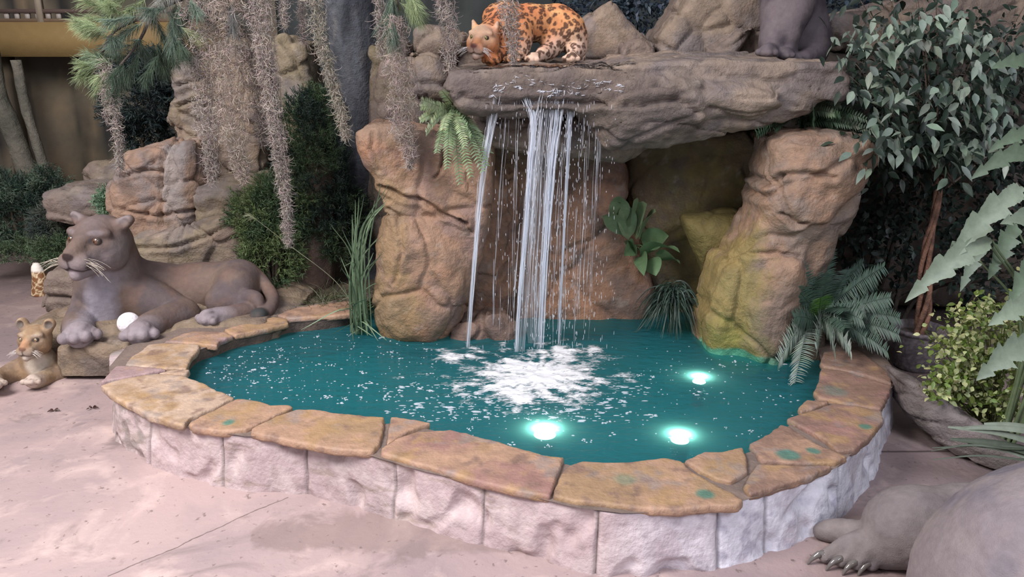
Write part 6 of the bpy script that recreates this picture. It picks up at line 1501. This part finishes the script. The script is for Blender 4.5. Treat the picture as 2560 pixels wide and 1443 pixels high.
# variegated plant
b0 = on(2440, 1040, 0.05); b0 = np.array([b0[0], 3.75, 0.0]); pf = plant('variegated_shrub', 'bushy plant with small yellow green and white edged leaves at the right', 'shrub', b0)
a = Acc(); P0 = []; 
for (x, y, rx, ry, m_) in [(2440, 900, 110, 90, 480), (2380, 960, 60, 40, 260), (2480, 1010, 70, 50, 220), (2540, 860, 60, 110, 200), (2450, 780, 80, 40, 140), (2330, 985, 25, 16, 60), (2400, 860, 50, 60, 120)]:
    for q in range(int(m_ * 1.7)): P0.append(at(x + rp.normal() * rx * 0.5, y + rp.normal() * ry * 0.5, 3.62 + rp.uniform(-0.12, 0.3)))
P0 = np.array(P0); P0[:, 2] = np.maximum(P0[:, 2], 0.03); n = len(P0); D = nrm(unit(n) + np.array([-0.2, -0.5, 0.35]))
light_ = rp.rand(n, 1) < 0.5
leafy(a, P0, D, rp.uniform(0.022, 0.042, n), rp.uniform(0.008, 0.013, n), np.where(light_, vary((0.42, 0.46, 0.22), n, 0.2), vary((0.13, 0.19, 0.04), n, 0.3))); a.done('leaves', M_LEAF, pf)['kind'] = 'stuff'
a = Acc()
for q in range(0, n, 22): tubes(a, spline([b0 + [0, 0, 0.0], (b0 + P0[q]) / 2 + [0, 0, 0.06], P0[q]], 8), 0.0025, 4, (0.14, 0.15, 0.06))
a.done('stems', M_BARK, pf)['kind'] = 'stuff'
# strap leaves at the lower right
b0 = np.array([2.38, 3.1, 0.0]); pf = plant('strap_leaf_plant', 'long grey green strap leaves lying over the edging rock at the right', 'plant', b0)
for (sx2, sy2, tx, ty, w, c) in [(2620, 1120, 2370, 1068, 9, 1), (2640, 1150, 2375, 1098, 12, 0), (2620, 1090, 2380, 1072, 9, 1), (2640, 1130, 2330, 1120, 4, 0), (2500, 1120, 2328, 1128, 3, 0), (2620, 1160, 2420, 1110, 12, 1), (2560, 1150, 2330, 1150, 3, 0), (2640, 1100, 2460, 1060, 12, 1)]:
    q = at(sx2, sy2, 3.05); e = at(tx, ty, 3.1); a = Acc(); C = spline([b0, (b0 + q) / 2 + [0.05, 0, 0.1], q, (q + e) / 2 + [0, 0, 0.02], e], 20)
    blades(a, C, np.sin(np.pi * np.linspace(0.1, 0.98, 20)) ** 0.5 * size_at(q, w), np.array([0.1, 0.6, 0.8]), 0.3, col=(0.20, 0.24, 0.18) if c else (0.07, 0.09, 0.06)); a.done('leaf', M_LEAF, pf)
# dark hedge far behind the ledge and dark foliage behind the ficus
def leafcloud(name, label, cat, blobs, n_, col, ln=(0.03, 0.07), group=None):
    base = at(blobs[0][0], blobs[0][1], blobs[0][2]); t = thing(name, (base[0], base[1], 0), label, cat, group); a = Acc(); tot = sum(b[3] * b[4] for b in blobs); PP = []
    for (x, y, Y_, rx, rz) in blobs:
        n = int(n_ * rx * rz / tot); c0 = at(x, y, Y_); ph = size_at(c0, 1); PP.append(c0 + unit(n) * rp.uniform(0.2, 1, (n, 1)) ** 0.5 * np.array([rx * ph, 0.25, rz * ph]))
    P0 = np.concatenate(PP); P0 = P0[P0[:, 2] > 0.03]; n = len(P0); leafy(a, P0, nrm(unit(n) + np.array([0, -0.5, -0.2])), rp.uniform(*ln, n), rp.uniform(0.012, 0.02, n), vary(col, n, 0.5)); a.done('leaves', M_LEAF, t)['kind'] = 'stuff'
    a = Acc(); top_ = P0[:, 2].max()
    for k in range(7):
        e = P0[rp.randint(n)]; tubes(a, spline([(base[0] + 0.05 * k, base[1] + 0.1, 0), ((base[0] + e[0]) / 2, base[1] + 0.1, e[2] / 2), e], 10), np.linspace(0.02, 0.005, 10), 5, (0.06, 0.05, 0.04))
    a.done('branches', M_BARK, t)
leafcloud('hedge', 'dark blue green hedge seen between the boulders above the ledge', 'hedge', [(1620, 40, 7.4, 130, 110), (1500, 0, 7.4, 120, 60), (2100, 0, 7.4, 160, 80), (1850, -20, 7.4, 160, 80)], 3600, (0.06, 0.085, 0.11))
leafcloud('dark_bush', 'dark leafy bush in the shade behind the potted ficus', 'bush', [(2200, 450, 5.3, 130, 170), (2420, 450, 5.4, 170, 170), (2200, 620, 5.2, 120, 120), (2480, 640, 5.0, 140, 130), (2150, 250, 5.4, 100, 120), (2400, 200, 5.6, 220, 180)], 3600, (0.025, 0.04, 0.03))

# ------------------------------------------------------------------ small things at the left
q = at(203, 497, 6.35)
sg_ = thing('sign_plaque', q, 'small white sign plaque lying on the flat stone at the far left', 'sign')
a = Acc(); c_, s_ = math.cos(0.10), math.sin(0.10)
def sgp(u, v, w): return (q[0] + u * c_, q[1] + v * 0.75, q[2] + u * s_ + v * 0.66 + w)
V = [sgp(u, v, w) for w in (-0.008, 0.0) for (u, v) in ((-0.09, -0.025), (0.09, -0.025), (0.09, 0.025), (-0.09, 0.025))]
a.add(V, [(0, 3, 2, 1), (4, 5, 6, 7), (0, 1, 5, 4), (1, 2, 6, 5), (2, 3, 7, 6), (3, 0, 4, 7)], (0.78, 0.78, 0.78)); a.done('plate', M_PLAIN, sg_, smooth=False)
a = Acc()
for k in range(3): a.add([sgp(-0.07, 0.012 - 0.012 * k, 0.001), sgp(0.06 - 0.02 * k, 0.012 - 0.012 * k, 0.001), sgp(0.06 - 0.02 * k, 0.015 - 0.012 * k, 0.001), sgp(-0.07, 0.015 - 0.012 * k, 0.001)], [(0, 1, 2, 3)], (0.35, 0.35, 0.36))
a.done('print_lines', M_PLAIN, sg_, smooth=False)['kind'] = 'stuff'
q = on(102, 737, 0.0)
cn = thing('patterned_cone', q, 'small cone with brown giraffe pattern and white tuft, standing at the far left', 'ornament')
C = spline([q, at(100, 700, q[1]), at(92, 672, q[1]), at(90, 658, q[1])], 40); a = Acc(); tubes(a, C, np.interp(np.linspace(0, 1, 40), [0, 0.3, 0.8, 1], [0.068, 0.06, 0.036, 0.018]), 40); V = np.concatenate(a.V)
f1, f2, _ = worley(V, 22, 4); w = np.clip((f2 - f1 - 0.10) / 0.06, 0, 1)[:, None]; c = np.array([0.60, 0.48, 0.30]) * (1 - w) + np.array([0.19, 0.085, 0.035]) * w
wt = np.clip((V[:, 2] - at(92, 680, q[1])[2]) / 0.02, 0, 1)[:, None]; c = c * (1 - wt) + np.array([0.72, 0.68, 0.60]) * wt
build('cone', V, [np.concatenate(f) for f in a.F.values()], M_PLAIN, cn, c)
a = Acc(); tuft(a, at(91, 672, q[1]), (-0.1, 0, 1), 0.03, 160, 0.8, (0.75, 0.72, 0.65), r=0.002, lw=0.035); a.done('tuft', M_NEEDLE, cn)
for (x, y) in ((232, 1022), (135, 1028)):
    e = on(x, y, 0.003); a = Acc()
    for k in range(4): broad(a, e + [0.0, 0, 0.002], e + [0.035 * math.cos(k * 1.3), 0.03 * math.sin(k * 1.3), 0.004], 0.006, (0.06, 0.03, 0.025), 0.15)
    tag(a.done('dead_leaf', M_LEAF), 'tiny dark dried leaf on the floor, ' + ('the one nearer the pool rim' if x > 200 else 'the one farther left'), 'leaf', 'dried leaves on the floor')

# timber balcony far back at the upper left
bl = thing('timber_balcony', tuple(at(60, 140, 8.9) * [1, 1, 0]), 'brown timber balcony with railing far back at the upper left', 'balcony')
x0, x1 = at(-120, 100, 8.9)[0], at(560, 100, 8.9)[0]; z0_, z1_ = at(100, 142, 8.9)[2], at(100, 55, 8.9)[2]
a = Acc(); box(a, (x0, 8.9, z0_), (x1, 9.0, z1_), (0.27, 0.185, 0.075)); a.done('fascia_beam', M_PLAIN, bl, smooth=False)
a = Acc(); box(a, (x0, 9.0, z1_ - 0.06), (x1, 9.58, z1_), (0.12, 0.09, 0.06)); a.done('deck', M_PLAIN, bl, smooth=False)
a = Acc(); box(a, (x0, 8.92, z1_ + 0.09), (x1, 8.98, z1_ + 0.13), (0.10, 0.07, 0.06)); box(a, (x0, 8.92, z1_), (x1, 8.98, z1_ + 0.035), (0.16, 0.11, 0.07)); a.done('rail', M_PLAIN, bl, smooth=False)
xp = at(95, 20, 8.9)[0]; a = Acc(); box(a, (xp - 0.03, 8.9, z1_), (xp + 0.03, 8.96, 3.2), (0.42, 0.36, 0.27)); a.done('post', M_PLAIN, bl, smooth=False)
for k in range(8):
    xb = x0 + 0.35 + 0.11 * k; a = Acc(); box(a, (xb, 8.94, z1_ + 0.03), (xb + 0.045, 8.97, z1_ + 0.10), (0.40, 0.36, 0.32)); a.done('baluster', M_PLAIN, bl, smooth=False)
for xq in (x0 + 0.3, x1 - 0.3):
    a = Acc(); box(a, (xq - 0.07, 9.2, 0), (xq + 0.07, 9.34, z1_ - 0.06), (0.10, 0.08, 0.05)); a.done('support_post', M_PLAIN, bl, smooth=False)
